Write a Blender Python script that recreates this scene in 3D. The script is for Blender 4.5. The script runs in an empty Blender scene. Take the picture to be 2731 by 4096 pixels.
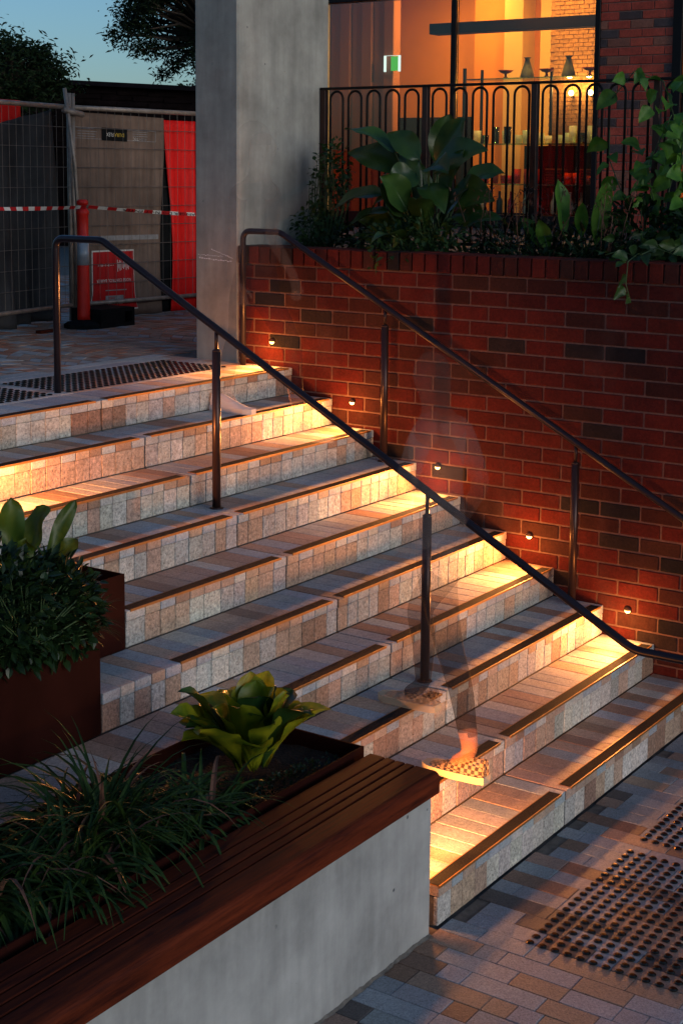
import bpy, bmesh, math, random
from mathutils import Vector, Matrix
rnd = random.Random(7)
SC = bpy.context.scene
COL = SC.collection
H, D = 0.1647, 0.3055            # riser height, tread depth
TOP = 10 * H                     # upper landing level

# ------------------------------------------------------------------ camera
cam = bpy.data.cameras.new('camera'); camo = bpy.data.objects.new('camera', cam); COL.objects.link(camo)
yaw, pit, rol = 0.9713, 0.1289, 0.0086
fw = Vector((math.sin(yaw)*math.cos(pit), math.cos(yaw)*math.cos(pit), -math.sin(pit)))
r0 = Vector((math.cos(yaw), -math.sin(yaw), 0)); u0 = r0.cross(fw)
R_ = r0*math.cos(rol) + u0*math.sin(rol); U_ = u0*math.cos(rol) - r0*math.sin(rol)
M = Matrix((R_, U_, -fw)).transposed().to_4x4(); M.translation = (-7.4498, -2.7101, 2.8492)
camo.matrix_world = M
cam.sensor_fit = 'VERTICAL'; cam.sensor_height = 36.0; cam.lens = 5966.02/4096*36
cam.shift_y = -578.83/4096; cam.clip_end = 1000; cam.clip_start = 0.05
SC.camera = camo
# ------------------------------------------------------------------ dusk sky, weak last light
W = bpy.data.worlds.new('World'); SC.world = W; W.use_nodes = True
wn = W.node_tree.nodes; wl = W.node_tree.links
sky = wn.new('ShaderNodeTexSky'); sky.sky_type = 'NISHITA'; sky.sun_disc = False
SUN_EL, SUN_AZ = math.radians(9.0), math.radians(188)     # azimuth measured from +Y towards +X
sky.sun_elevation = SUN_EL; sky.sun_rotation = SUN_AZ
sky.air_density = 1.0; sky.dust_density = .9; sky.ozone_density = 4.2
wl.new(sky.outputs[0], wn['Background'].inputs[0]); wn['Background'].inputs[1].default_value = 0.135
sun = bpy.data.lights.new('sun', 'SUN'); suno = bpy.data.objects.new('sun', sun); COL.objects.link(suno)
sun.energy = .92; sun.angle = math.radians(35); sun.color = (.98, .98, .98)
sd = Vector((math.sin(SUN_AZ)*math.cos(math.radians(10)), math.cos(SUN_AZ)*math.cos(math.radians(10)), math.sin(math.radians(10))))
suno.rotation_euler = sd.to_track_quat('Z', 'Y').to_euler(); suno.location = (-8, -10, 12)
SC.view_settings.view_transform = 'Standard'; SC.view_settings.look = 'None'
SC.view_settings.exposure = 0.0; SC.view_settings.gamma = 1.0
SC.render.engine = 'CYCLES'; SC.cycles.use_denoising = True
SC.cycles.max_bounces = 8; SC.cycles.transparent_max_bounces = 24
SC.cycles.sample_clamp_indirect = 4.0; SC.cycles.caustics_reflective = False; SC.cycles.caustics_refractive = False
LAMP = 1.0

# ------------------------------------------------------------------ materials
class N:
    def __init__(s, name):
        s.m = bpy.data.materials.new(name); s.m.use_nodes = True
        s.t = s.m.node_tree; s.b = s.t.nodes['Principled BSDF']; s.o = s.t.nodes['Material Output']
    def n(s, ty, **kw):
        x = s.t.nodes.new('ShaderNode' + ty)
        for k, v in kw.items():
            if k.startswith('i_'):
                key = k[2:]; key = int(key) if key.isdigit() else key.replace('_', ' ')
                x.inputs[key].default_value = v
            else: setattr(x, k, v)
        return x
    def l(s, a, b): s.t.links.new(a, b)
    def pos(s, sc=(1, 1, 1)):
        g = s.n('NewGeometry'); m = s.n('VectorMath', operation='MULTIPLY'); s.l(g.outputs['Position'], m.inputs[0])
        m.inputs[1].default_value = sc; return m.outputs[0]
    def noise(s, v, scale, detail=3, rough=.55):
        x = s.n('TexNoise', i_Scale=scale, i_Detail=detail, i_Roughness=rough); s.l(v, x.inputs['Vector']); return x.outputs['Fac']
    def ramp(s, f, a, b, ca, cb):
        x = s.n('MapRange', i_1=a, i_2=b, i_3=ca, i_4=cb); s.l(f, x.inputs[0]); return x.outputs[0]
    def mul(s, a, b):
        x = s.n('VectorMath', operation='MULTIPLY'); s.put(x.inputs[0], a); s.put(x.inputs[1], b); return x.outputs[0]
    def put(s, i, v):
        if hasattr(v, 'is_linked') or hasattr(v, 'links'): s.l(v, i)
        elif isinstance(v, (int, float)): i.default_value = (v, v, v) if len(getattr(i, 'default_value', [0])) == 3 else v
        else: i.default_value = v
    def mix(s, f, a, b):
        x = s.n('MixRGB'); s.put(x.inputs[0], f) if not isinstance(f, float) else setattr(x.inputs[0], 'default_value', f)
        for i, v in ((1, a), (2, b)):
            if hasattr(v, 'links'): s.l(v, x.inputs[i])
            else: x.inputs[i].default_value = (*v, 1)
        return x.outputs[0]
    def bump(s, h, strength, dist):
        x = s.n('Bump', i_Strength=strength, i_Distance=dist); s.l(h, x.inputs['Height']); s.l(x.outputs[0], s.b.inputs['Normal'])
    def done(s, col=None, rough=.6, metal=0., spec=.5):
        if col is not None:
            if hasattr(col, 'links'): s.l(col, s.b.inputs['Base Color'])
            else: s.b.inputs['Base Color'].default_value = (*col, 1)
        if hasattr(rough, 'links'): s.l(rough, s.b.inputs['Roughness'])
        else: s.b.inputs['Roughness'].default_value = rough
        s.b.inputs['Metallic'].default_value = metal; s.b.inputs['Specular IOR Level'].default_value = spec
        return s.m
    def objcol(s): return s.n('ObjectInfo').outputs['Color']

def m_granite(name, grain, contrast, bumpd, rough):
    k = N(name); p = k.pos()
    a = k.ramp(k.noise(p, grain, 4, .7), .34, .66, 1-contrast, 1+contrast*.75)
    b = k.ramp(k.noise(p, grain*.35, 2), .3, .7, .88, 1.1)
    c = k.ramp(k.noise(p, 2.2, 4), .3, .72, .78, 1.08)
    x = k.n('TexVoronoi', i_Scale=grain*.8); k.l(p, x.inputs['Vector'])
    f = k.ramp(x.outputs['Distance'], .1, .26, .45, 1.0)
    col = k.mul(k.mul(k.mul(k.objcol(), a), b), k.mul(c, f))
    k.bump(k.noise(p, grain*.8, 3, .7), .9, bumpd)
    return k.done(col, rough, 0, .35)
def m_brick():
    k = N('fired_clay_brick'); p = k.pos()
    a = k.ramp(k.noise(p, 60, 4, .7), .3, .7, .7, 1.25); b = k.ramp(k.noise(p, 9, 3), .3, .7, .8, 1.15)
    x = k.n('TexVoronoi', i_Scale=55.); k.l(p, x.inputs['Vector']); sp = k.ramp(x.outputs['Distance'], .05, .12, 1.8, 1.0)
    k.bump(k.noise(p, 70, 4, .7), .8, .004)
    ef = k.ramp(k.noise(k.pos((1, 1, .6)), 2.6, 5, .65), .56, .78, 0., .22)
    return k.done(k.mix(ef, k.mul(k.mul(k.objcol(), a), k.mul(b, sp)), (.16, .095, .08)), .85, 0, .2)
def m_plain(name, col, rough=.6, metal=0., var=.25, scale=20, bump=0., stretch=(1, 1, 1), spec=.4):
    k = N(name); p = k.pos(stretch)
    a = k.ramp(k.noise(p, scale, 5, .6), .3, .7, 1-var, 1+var)
    if bump: k.bump(k.noise(p, scale*2, 4), .8, bump)
    return k.done(k.mul((*col,), a), rough, metal, spec)
def m_concrete(name, col, dark):
    k = N(name); p = k.pos(); pv = k.pos((1, 1, .12))
    a = k.ramp(k.noise(p, 2.5, 6, .65), .3, .7, .66, 1.24); b = k.ramp(k.noise(pv, 14, 4), .3, .7, .84, 1.12)
    x = k.n('TexVoronoi', i_Scale=9.); k.l(p, x.inputs['Vector']); y = k.noise(p, 5, 2)
    pit = k.ramp(x.outputs['Distance'], .045, .075, 0., 1.); gate = k.ramp(y, .5, .56, 1., 0.)
    mx = k.n('Math', operation='MAXIMUM'); k.l(pit, mx.inputs[0]); k.l(gate, mx.inputs[1])
    g = k.n('NewGeometry'); sz = k.n('SeparateXYZ'); k.l(g.outputs['Position'], sz.inputs[0])
    col2 = k.mix(mx.outputs[0], dark, k.mul(k.mul((*col,), a), b))
    k.bump(mx.outputs[0], .6, .006)
    return k.done(col2, .75, 0, .3)
def m_wood():
    k = N('oiled_hardwood'); oi = k.n('ObjectInfo'); g = k.pos((1.6, 22, 22))
    ad = k.n('VectorMath', operation='ADD'); k.l(g, ad.inputs[0])
    cm = k.n('CombineXYZ'); mm = k.n('Math', operation='MULTIPLY'); mm.inputs[1].default_value = 37.; k.l(oi.outputs['Random'], mm.inputs[0]); k.l(mm.outputs[0], cm.inputs[0]); k.l(cm.outputs[0], ad.inputs[1])
    n1 = k.noise(ad.outputs[0], 2.0, 6, .7)
    col = k.mix(k.ramp(n1, .3, .7, 0., 1.), (.018, .004, .003), (.135, .024, .008))
    k.bump(n1, .35, .003)
    return k.done(k.mul(col, k.ramp(oi.outputs['Random'], 0, 1, .7, 1.2)), k.ramp(n1, .3, .7, .5, .7), 0, .08)
def m_leaf(name, col, col2, rough=.4, trans=.25, scale=14, spec=.4):
    k = N(name); oi = k.n('ObjectInfo'); p = k.pos()
    f = k.ramp(k.noise(p, scale, 3), .3, .7, 0., 1.)
    c = k.mul(k.mix(f, col, col2), k.ramp(oi.outputs['Random'], 0, 1, .75, 1.25))
    k.done(c, rough, 0, spec)
    tr = k.n('BsdfTranslucent'); k.l(c, tr.inputs[0]); ms = k.n('MixShader', i_0=trans)
    k.l(k.b.outputs[0], ms.inputs[1]); k.l(tr.outputs[0], ms.inputs[2]); k.l(ms.outputs[0], k.o.inputs[0])
    return k.m
def m_emit(name, col, s):
    k = N(name); e = k.n('Emission', i_Strength=s); e.inputs[0].default_value = (*col, 1); k.l(e.outputs[0], k.o.inputs[0]); return k.m
def m_glass(name, ior=1.7, tint=(.93, .96, .95)):
    k = N(name); t = k.n('BsdfTransparent'); t.inputs[0].default_value = (*tint, 1)
    g = k.n('BsdfGlossy', i_Roughness=.0); fr = k.n('Fresnel', i_IOR=ior); ms = k.n('MixShader')
    k.l(fr.outputs[0], ms.inputs[0]); k.l(t.outputs[0], ms.inputs[1]); k.l(g.outputs[0], ms.inputs[2]); k.l(ms.outputs[0], k.o.inputs[0]); return k.m
def m_fabric(name, col, rough=.8, var=.3, scale=3.):
    k = N(name); p = k.pos(); a = k.ramp(k.noise(p, scale, 5, .6), .3, .7, 1-var, 1+var)
    b = k.ramp(k.noise(k.pos((1, 1, .15)), 25, 3), .3, .7, .85, 1.12); k.bump(k.noise(p, 6, 3), .5, .02)
    return k.done(k.mul(k.mul((*col,), a), b), rough, 0, .3)

MT = {}
MT['riser'] = m_granite('rough_granite_riser', 75, .42, .006, .8)
MT['tread'] = m_granite('flamed_granite_tread', 110, .26, .003, .62)
MT['paver'] = m_granite('granite_paver', 120, .28, .003, .6)
MT['cobble'] = m_plain('sandstone_cobble', (.40, .25, .18), .7, 0, .35, 6, .002)
MT['grout'] = m_plain('grey_grout', (.14, .125, .11), .9, 0, .3, 30)
MT['mortar'] = m_plain('lime_mortar', (.155, .080, .064), .9, 0, .25, 40, .002)
MT['brick'] = m_brick()
MT['concrete'] = m_concrete('board_formed_concrete', (.36, .355, .345), (.09, .10, .11))
MT['column'] = m_concrete('column_concrete', (.36, .34, .295), (.20, .20, .19))
MT['wood'] = m_wood()
MT['brass'] = m_plain('brushed_bronze', (.30, .13, .035), .5, .35, .15, 40)
MT['grip'] = m_plain('black_carborundum', (.022, .020, .019), .95, 0, .5, 160, .003, spec=.08)
MT['bronze'] = m_plain('dark_bronze_metal', (.055, .030, .026), .32, .55, .12, 8)
MT['rail'] = m_plain('dark_painted_rail', (.030, .022, .028), .30, .5, .15, 10)
MT['steel'] = m_plain('corten_brown_steel', (.024, .0060, .0046), .7, 0., .25, 4, 0, (1, 1, .4), spec=.02)
MT['black'] = m_plain('black_powdercoat', (.010, .008, .008), .45, 0, .1, 10, spec=.2)
MT['soil'] = m_plain('dark_bark_mulch', (.014, .009, .006), .95, 0, .6, 30, .02)
MT['stud'] = m_plain('bronze_stud', (.13, .085, .055), .17, 1., .2, 30)
MT['galv'] = m_plain('weathered_galvanised_steel', (.34, .27, .22), .55, .4, .35, 14)
MT['wire'] = m_plain('dull_fence_wire', (.15, .12, .10), .6, .3, .2, 20)
MT['tarp'] = m_fabric('dark_shade_cloth', (.035, .034, .035), .8, .45)
MT['blanket'] = m_fabric('grey_brown_noise_blanket', (.19, .12, .086))
MT['redsheet'] = m_fabric('red_vinyl_sheet', (.85, .008, .005), .6, .12)
MT['poster'] = m_fabric('red_printed_vinyl', (.50, .010, .010), .6, .12)
MT['orange'] = m_plain('red_orange_plastic', (.80, .020, .010), .45, 0, .12, 6)
MT['reflect'] = m_plain('reflective_grey_band', (.42, .42, .43), .35, .2, .15, 20)
MT['rubber'] = m_plain('black_rubber', (.010, .010, .010), .8, 0, .3, 10, spec=.1)
MT['white'] = m_plain('white_print', (.72, .66, .58), .7, 0, .2, 30)
MT['greyprint'] = m_plain('grey_print', (.28, .26, .25), .7, 0, .2, 30)
MT['yellow'] = m_plain('yellow_print', (.65, .42, .04), .7, 0, .1, 30)
MT['chalk'] = m_plain('chalk', (.8, .8, .78), .95, 0, .3, 90)
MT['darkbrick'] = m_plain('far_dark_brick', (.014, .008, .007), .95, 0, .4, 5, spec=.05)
MT['bark'] = m_plain('tree_bark', (.05, .035, .025), .9, 0, .3, 12, .01)
MT['leaf_dark'] = m_leaf('glossy_dark_leaf', (.012, .040, .010), (.045, .095, .020), .30, .15, 5, .35)
MT['leaf_bright'] = m_leaf('fresh_vine_leaf', (.040, .13, .014), (.10, .23, .025), .5, .3)
MT['leaf_lime'] = m_leaf('lime_fern_leaf', (.07, .13, .008), (.40, .38, .018), .34, .35, 9)
MT['leaf_canna'] = m_leaf('canna_leaf', (.022, .065, .008), (.085, .14, .016), .4, .3, 9)
MT['leaf_shrub'] = m_leaf('small_shrub_leaf', (.005, .014, .006), (.018, .040, .011), .30, .12, spec=.25)
MT['leaf_strap'] = m_leaf('strap_leaf', (.010, .030, .009), (.040, .075, .016), .40, .2, spec=.2)
MT['leaf_dry'] = m_leaf('dry_stalk', (.10, .045, .028), (.18, .085, .055), .8, .2)
MT['leaf_tree'] = m_leaf('tree_leaf', (.006, .016, .006), (.016, .032, .010), .7, .15, spec=.15)
MT['leaf_ivy'] = m_leaf('ivy_leaf', (.014, .045, .010), (.040, .085, .018), .45, .2)
MT['stem'] = m_plain('green_stem', (.05, .09, .03), .6, 0, .2, 10)
MT['glass'] = m_glass('shop_window_glass', 1.5)
MT['shelfglass'] = m_glass('green_shelf_glass', 1.6, (.55, .8, .7))
def m_ware(name, col, a):
    k = N(name); k.done(col, .12, 0, .8); t = k.n('BsdfTransparent'); t.inputs[0].default_value = (*[min(1, c*1.2) for c in col], 1); ms = k.n('MixShader', i_0=a)
    k.l(t.outputs[0], ms.inputs[1]); k.l(k.b.outputs[0], ms.inputs[2]); k.l(ms.outputs[0], k.o.inputs[0]); return k.m
MT['drinkglass'] = m_ware('clear_drinking_glass', (.85, .82, .70), .55)
MT['redglass'] = m_ware('red_glass', (.75, .05, .015), .6)
MT['plaster'] = m_plain('ochre_plaster', (.65, .25, .035), .8, 0, .08, 2)
MT['cream'] = m_plain('cream_panel', (.70, .46, .16), .7, 0, .06, 2)
MT['pinkwall'] = m_plain('pink_brown_panelling', (.40, .17, .10), .7, 0, .12, 3, 0, (1, 1, .1))
MT['tanbrick'] = m_plain('small_tan_brick', (.34, .17, .06), .85, 0, .35, 30)
MT['darkfloor'] = m_plain('dark_terrace_floor', (.07, .06, .055), .6, 0, .2, 4)
MT['darkjoinery'] = m_plain('dark_joinery', (.010, .005, .0035), .7, 0, .2, 5, spec=.05)
MT['ceramic'] = m_plain('grey_green_ceramic', (.10, .11, .075), .35, 0, .2, 20)
MT['cloth_red'] = m_plain('folded_red_cloth', (.30, .03, .015), .85, 0, .2, 30)
MT['lens'] = m_emit('warm_lamp_lens', (1., .52, .15), 11.)
MT['bulb'] = m_emit('shop_bulb', (1., .62, .22), 22.)
MT['exitw'] = m_emit('exit_white', (.85, 1., .9), 1.2)
MT['exitg'] = m_emit('exit_green', (.12, .62, .10), .8)

# ------------------------------------------------------------------ object helpers
WL = {}                                     # world base of every parent empty
def link(o, parent=None, loc=(0, 0, 0)):
    COL.objects.link(o); loc = Vector(loc)
    if parent is not None:
        o.parent = parent; o.location = loc - WL[parent.name]
    else: o.location = loc
    WL[o.name] = loc
    return o
def tag(o, label=None, cat=None, group=None, kind=None):
    if label: o['label'] = label
    if cat: o['category'] = cat
    if group: o['group'] = group
    if kind: o['kind'] = kind
    return o
def empty(name, loc=(0, 0, 0), parent=None, **kw):
    o = bpy.data.objects.new(name, None); o.empty_display_size = .1
    return tag(link(o, parent, loc), **kw)
def setmat(me, m):
    for x in (m if isinstance(m, (list, tuple)) else [m]): me.materials.append(x)
def mesh(name, v, f, m, parent=None, org=None, smooth=False, mi=None, **kw):
    v = [Vector(p) for p in v]
    if org is None:
        org = Vector((sum(p.x for p in v)/len(v), sum(p.y for p in v)/len(v), min(p.z for p in v)))
    org = Vector(org)
    me = bpy.data.meshes.new(name); me.from_pydata([tuple(p-org) for p in v], [], f); setmat(me, m)
    if smooth: me.polygons.foreach_set('use_smooth', [True]*len(me.polygons))
    if mi: me.polygons.foreach_set('material_index', mi)
    me.update()
    return tag(link(bpy.data.objects.new(name, me), parent, org), **kw)
CACHE = {}
def boxmesh(dx, dy, dz, bev, m):
    key = (round(dx, 4), round(dy, 4), round(dz, 4), bev, m.name)
    if key not in CACHE:
        bm = bmesh.new(); bmesh.ops.create_cube(bm, size=1)
        bmesh.ops.scale(bm, vec=(dx, dy, dz), verts=bm.verts)
        if bev: bmesh.ops.bevel(bm, geom=bm.edges[:], offset=bev, segments=1, affect='EDGES')
        me = bpy.data.meshes.new('piece'); bm.to_mesh(me); bm.free(); me.materials.append(m); CACHE[key] = me
    return CACHE[key]
def box(name, x0, x1, y0, y1, z0, z1, m, parent=None, bev=.003, color=None, **kw):
    o = bpy.data.objects.new(name, boxmesh(x1-x0, y1-y0, z1-z0, bev, m))
    link(o, parent, ((x0+x1)/2, (y0+y1)/2, (z0+z1)/2))
    if color: o.color = (*color, 1)
    return tag(o, **kw)
class MB:                                   # collects geometry for ONE mesh
    def __init__(s): s.v, s.f, s.mi = [], [], []
    def add(s, v, f, i=0):
        n = len(s.v); s.v += [Vector(p) for p in v]; s.f += [tuple(a+n for a in q) for q in f]; s.mi += [i]*len(f)
    def box(s, x0, x1, y0, y1, z0, z1, i=0):
        s.add([(x, y, z) for x in (x0, x1) for y in (y0, y1) for z in (z0, z1)],
              [(0, 1, 3, 2), (4, 6, 7, 5), (0, 4, 5, 1), (2, 3, 7, 6), (0, 2, 6, 4), (1, 5, 7, 3)], i)
    def tube(s, pts, r, n=10, i=0, cap=True):
        pts = [Vector(p) for p in pts]; rs = r if isinstance(r, (list, tuple)) else [r]*len(pts); rings = []
        up = None
        for k, p in enumerate(pts):
            t = (pts[min(k+1, len(pts)-1)] - pts[max(k-1, 0)]).normalized()
            if up is None:
                up = Vector((0, 0, 1)) if abs(t.z) < .9 else Vector((1, 0, 0))
            a = t.cross(up); a = a.normalized() if a.length > 1e-6 else t.orthogonal().normalized(); b = a.cross(t).normalized(); up = b
            rings.append([p + (a*math.cos(q*2*math.pi/n) + b*math.sin(q*2*math.pi/n))*rs[k] for q in range(n)])
        v = [q for g in rings for q in g]; f = []
        for k in range(len(pts)-1):
            for q in range(n): f.append((k*n+q, k*n+(q+1) % n, (k+1)*n+(q+1) % n, (k+1)*n+q))
        if cap: f.append(tuple(range(n))[::-1]); f.append(tuple((len(pts)-1)*n+q for q in range(n)))
        s.add(v, f, i)
    def lathe(s, prof, c, n=20, i=0):
        v, f = [], []
        for (r, z) in prof:
            for q in range(n): v.append((c[0]+r*math.cos(q*2*math.pi/n), c[1]+r*math.sin(q*2*math.pi/n), c[2]+z))
        for k in range(len(prof)-1):
            for q in range(n): f.append((k*n+q, k*n+(q+1) % n, (k+1)*n+(q+1) % n, (k+1)*n+q))
        f.append(tuple(range(n))[::-1]); f.append(tuple((len(prof)-1)*n+q for q in range(n)))
        s.add(v, f, i)
    def leaf(s, base, d, L, w, droop=.5, roll=0., fold=.25, seg=5, shape=.45, i=0, wave=0., tipw=.02):
        d = Vector(d).normalized(); base = Vector(base); side = d.cross(Vector((0, 0, 1)))
        side = side.normalized() if side.length > 1e-4 else Vector((1, 0, 0))
        side = Matrix.Rotation(roll, 3, d) @ side
        p = base.copy(); t = d.copy(); v, f = [], []
        ph = rnd.random()*6
        for k in range(seg+1):
            u = k/seg; nrm = side.cross(t).normalized()
            ww = w*.5*max(math.sin(math.pi*min(1, u**shape*(1 if shape != 1 else 1)))**.9 if 0 < u < 1 else 0, tipw)
            up = nrm*ww*fold; wv = nrm*math.sin(u*9+ph)*wave*w
            v += [p - side*ww + up + wv, p, p + side*ww + up - wv]
            if k < seg:
                p = p + t*(L/seg); t = (t + Vector((0, 0, -1))*droop/seg).normalized()
        for k in range(seg):
            a = k*3; f += [(a, a+1, a+4, a+3), (a+1, a+2, a+5, a+4)]
        s.add(v, f, i); return p
    def build(s, name, m, parent=None, org=None, smooth=True, **kw):
        return mesh(name, s.v, s.f, m, parent, org, smooth, s.mi if any(s.mi) else None, **kw)
def jit(c, a=.1): k = 1+rnd.uniform(-a, a); return tuple(max(0, x*k*(1+rnd.uniform(-.03, .03))) for x in c)
GREY, PINK, BROWN, PALE = (.45, .43, .405), (.48, .335, .255), (.33, .205, .15), (.58, .545, .495)
def stone():
    return jit(rnd.choices([GREY, PINK, BROWN, PALE], [.34, .31, .11, .24])[0], .1)
def visible(p, pad=60):                     # is a point inside the picture frame (used only to leave out pieces nobody sees)
    q = Vector(p) - M.translation; z = q.dot(fw)
    if z < .2: return False
    x = 1365.5 + 5966*q.dot(R_)/z; y = 2048-578.8 - 5966*q.dot(U_)/z
    return -pad < x < 2731+pad and -pad < y < 4096+pad

# ================================================================== SETTING
# ---- ground: one sheet to the horizon at the lower level, plus the raised upper ground
mesh('ground', [(-300, -300, -.012), (300, -300, -.012), (300, 300, -.012), (-300, 300, -.012)], [(0, 1, 2, 3)], MT['grout'], kind='structure')
plaza = box('lower_plaza', -9, 3, -6, -.002, -.3, -.008, MT['grout'], None, 0, kind='structure')
DARKP = (.15, .135, .135)
x = -5.0
col_i = 0
while x < .2:                               # columns of pavers running away from the bottom riser
    w = .0985; y = -.004 - rnd.choice([0, .0, .06])
    first = True
    while y > -1.75:
        L = rnd.choice([.1, .2, .2, .3, .3, .3]) if not first else rnd.choice([.1, .16, .2, .3])
        first = False
        c = tuple(.72*q for q in jit(rnd.choices([(.40, .44, .49), PINK, BROWN, DARKP], [.52, .24, .10, .14])[0], .12))
        if visible((x+w/2, y-L/2, 0), 150):
            box('paver', x+.0015, x+w, y-L+.0015, y, -.04, rnd.uniform(-.0015, .0005), MT['paver'], plaza, .002, c)
        y -= L
    x += .1
# tactile studs on the lower plaza
def studmesh():
    m = MB(); m.lathe([(.0165, 0), (.0165, .0015), (.0105, .0062), (.0, .0066)], (0, 0, 0), 12)
    me = bpy.data.meshes.new('tactile_stud'); me.from_pydata([tuple(p) for p in m.v], [], m.f); me.materials.append(MT['stud'])
    return me
SM = studmesh()
def stud(x, y, z, parent):
    o = bpy.data.objects.new('tactile_stud', SM); link(o, parent, (x, y, z)); o.rotation_euler.z = rnd.random()*3
for i in range(34):
    for j in range(14):
        xx = -2.695 + i*.0512 if i < 19 else -1.626 + (i-19)*.0488
        yy = -.337 - j*.0513
        if visible((xx, yy, 0), 10): stud(xx, yy, .0012, plaza)

# ---- upper landing
landing = box('upper_landing', -14, 12, 9*D+.30, 40, .6, TOP-.004, MT['grout'], None, 0, kind='structure')
# stone slabs between top tread and cobbles: border courses behind the nosing
y = 9*D+.302
while y < 3.78:
    x = -3.4; dy = .118
    while x < .0:
        L = rnd.choice([.3, .3, .4, .2]); xe = min(x+L, -.002)
        if visible((x+L/2, y, TOP), 100) and xe-x > .03: box('border_slab', x+.0015, xe, y+.0015, y+dy, TOP-.03, TOP+.0008, MT['tread'], landing, .002, jit(rnd.choice([GREY, PINK, PALE]), .08))
        x += L
    y += dy+.0015
# fan-laid cobbles beyond (too many and too small to pick apart): one joined mesh
mb = MB()
r = .35
CXF = [(-2.3, 3.2), (-.9, 3.2), (.5, 3.2), (1.9, 3.2), (3.3, 3.2)]
for cx in [-3.0+1.5*i for i in range(6)]:
    rr = .12
    for row in range(60):
        yb = 3.35 + row*.105
        n = 12
        for q in range(n):
            t0 = -1 + 2*q/n; t1 = -1 + 2*(q+1)/n - .03
            xs0, xs1 = cx+.75*t0, cx+.75*t1
            if yb+.34*(1-max(t0*t0, t1*t1)) < 3.74 or not visible(((xs0+xs1)/2, yb+.05, TOP), 60): continue
            b0 = .34*(1-t0*t0); b1 = .34*(1-t1*t1); zz = TOP-.001+rnd.uniform(-.001, .002); e = .006
            P = [(xs0, yb+b0, zz), (xs1, yb+b1, zz), (xs1, yb+b1+.098, zz), (xs0, yb+b0+.098, zz)]
            Q = [(a, b, zz-.02) for a, b, _ in P]
            mb.add(P+Q, [(0, 1, 2, 3), (0, 4, 5, 1), (1, 5, 6, 2), (2, 6, 7, 3), (3, 7, 4, 0)], rnd.choice([0, 0, 1, 2]))
MT['cob2'] = m_plain('red_sandstone_cobble', (.40, .17, .10), .7, 0, .3, 6, .002)
MT['cob3'] = m_plain('grey_granite_cobble', (.36, .34, .33), .7, 0, .3, 6, .002)
mb.build('cobble_paving', [MT['cobble'], MT['cob2'], MT['cob3']], landing, (0, 5, TOP), smooth=False, kind='stuff')
for i in range(56):
    for j in range(11):
        if i < 28: xx = -.25 - i*.05
        else: xx = -1.742 - (i-28)*.05
        yy = 3.10 + j*.05
        if visible((xx, yy, TOP), 10): stud(xx, yy, TOP+.0015, landing)

# ================================================================== STAIRCASE
stairs = empty('staircase', (-1.4, 0, 0), label='wide granite staircase with ten tiled steps and black nosing strips', cat='stairs')
BX = -1.708
LEFT = {1: -2.80, 2: -2.80, 3: -2.80, 4: -2.80, 5: -3.33, 6: -2.86, 7: -3.7, 8: -3.055, 9: -3.055, 10: -3.055}
STRIPL = {5: -2.865, 6: -2.835, 7: -2.873, 1: -2.798, 2: -2.79, 3: -2.79, 4: -2.79}
for k in range(1, 11):
    y0 = (k-1)*D; z1 = k*H; z0 = z1-H; xl = LEFT[k]
    st = empty('step', (-1.4, y0, z0), stairs)
    box('bedding', xl+.004, -.004, y0+.02, y0+D+(.3 if k < 10 else 0), z0-.1 if k > 1 else 0.0, z1-.048, MT['grout'], st, 0)
    # joints left and right of the movement joint
    xs = [BX-.004]
    while xs[-1] > xl+.06: xs.append(xs[-1] - rnd.choice([.1, .1, .1, .1, .12, .085]))
    xs[-1] = xl if xs[-1] < xl or xs[-1]-xl < .05 else xs[-1]
    if xs[-1] > xl+.001: xs.append(xl)
    seg = list(zip(xs[1:], xs[:-1]))
    xr = [BX+.004]
    while xr[-1] < -.06: xr.append(xr[-1] + rnd.choice([.1, .1, .1, .1, .12, .085]))
    if xr[-1] > -.004 or -.004-xr[-1] < .05: xr[-1] = -.004
    if xr[-1] < -.005: xr.append(-.004)
    seg += list(zip(xr[:-1], xr[1:]))
    last = None; ride = GREY
    for (a, b) in seg:
        tc = jit(rnd.choices([(.40, .43, .46), PINK, BROWN, PALE], [.46, .27, .10, .17])[0], .1)
        yb = y0 + D + (.002 if k < 10 else -.006)
        ya = y0
        if k == 7 and b < -2.86: ya = 1.955
        box('tread_slab', a+.0019, b-.0019, ya, yb, z1-.045, z1+rnd.uniform(-.0006, .0006), MT['tread'], st, .0025, tc)
        if rnd.random() < .72 or last is None: ride = stone()
        last = 1
        if k in (7,) and b < -2.86: continue
        box('riser_tile', a+.0015, b-.0015, y0+.002+rnd.uniform(0, .002), y0+.024, z0+.004, z1-.047, MT['riser'], st, .0025, jit(ride, .05))
    if k == 4:                              # level area left of the steps, behind the bench planter
        x = -2.80
        while x > -5.2:
            box('tread_slab', x-.099, x-.001, .925, 4*D+.002, z1-.045, z1, MT['tread'], st, .0025, stone()); x -= .1
    if k == 6:
        x = -2.86
    for side in (0, 1):                     # nosing strips, one each side of the movement joint
        a, b = (STRIPL.get(k, xl), BX-.048) if side == 0 else (BX+.046, -.045)
        ch = MB(); ch.box(a, b, y0-.0035, y0+.0015, z1-.0065, z1+.0035); ch.box(a, b, y0+.0555, y0+.0585, z1-.01, z1+.0035)
        ch.box(a, b, y0+.0015, y0+.0555, z1-.01, z1+.0012)
        ch.build('nosing_channel', MT['brass'], st, smooth=False)
        box('grip_insert', a+.002, b-.002, y0+.0018, y0+.0552, z1+.0013, z1+.003, MT['grip'], st, 0)

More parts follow.
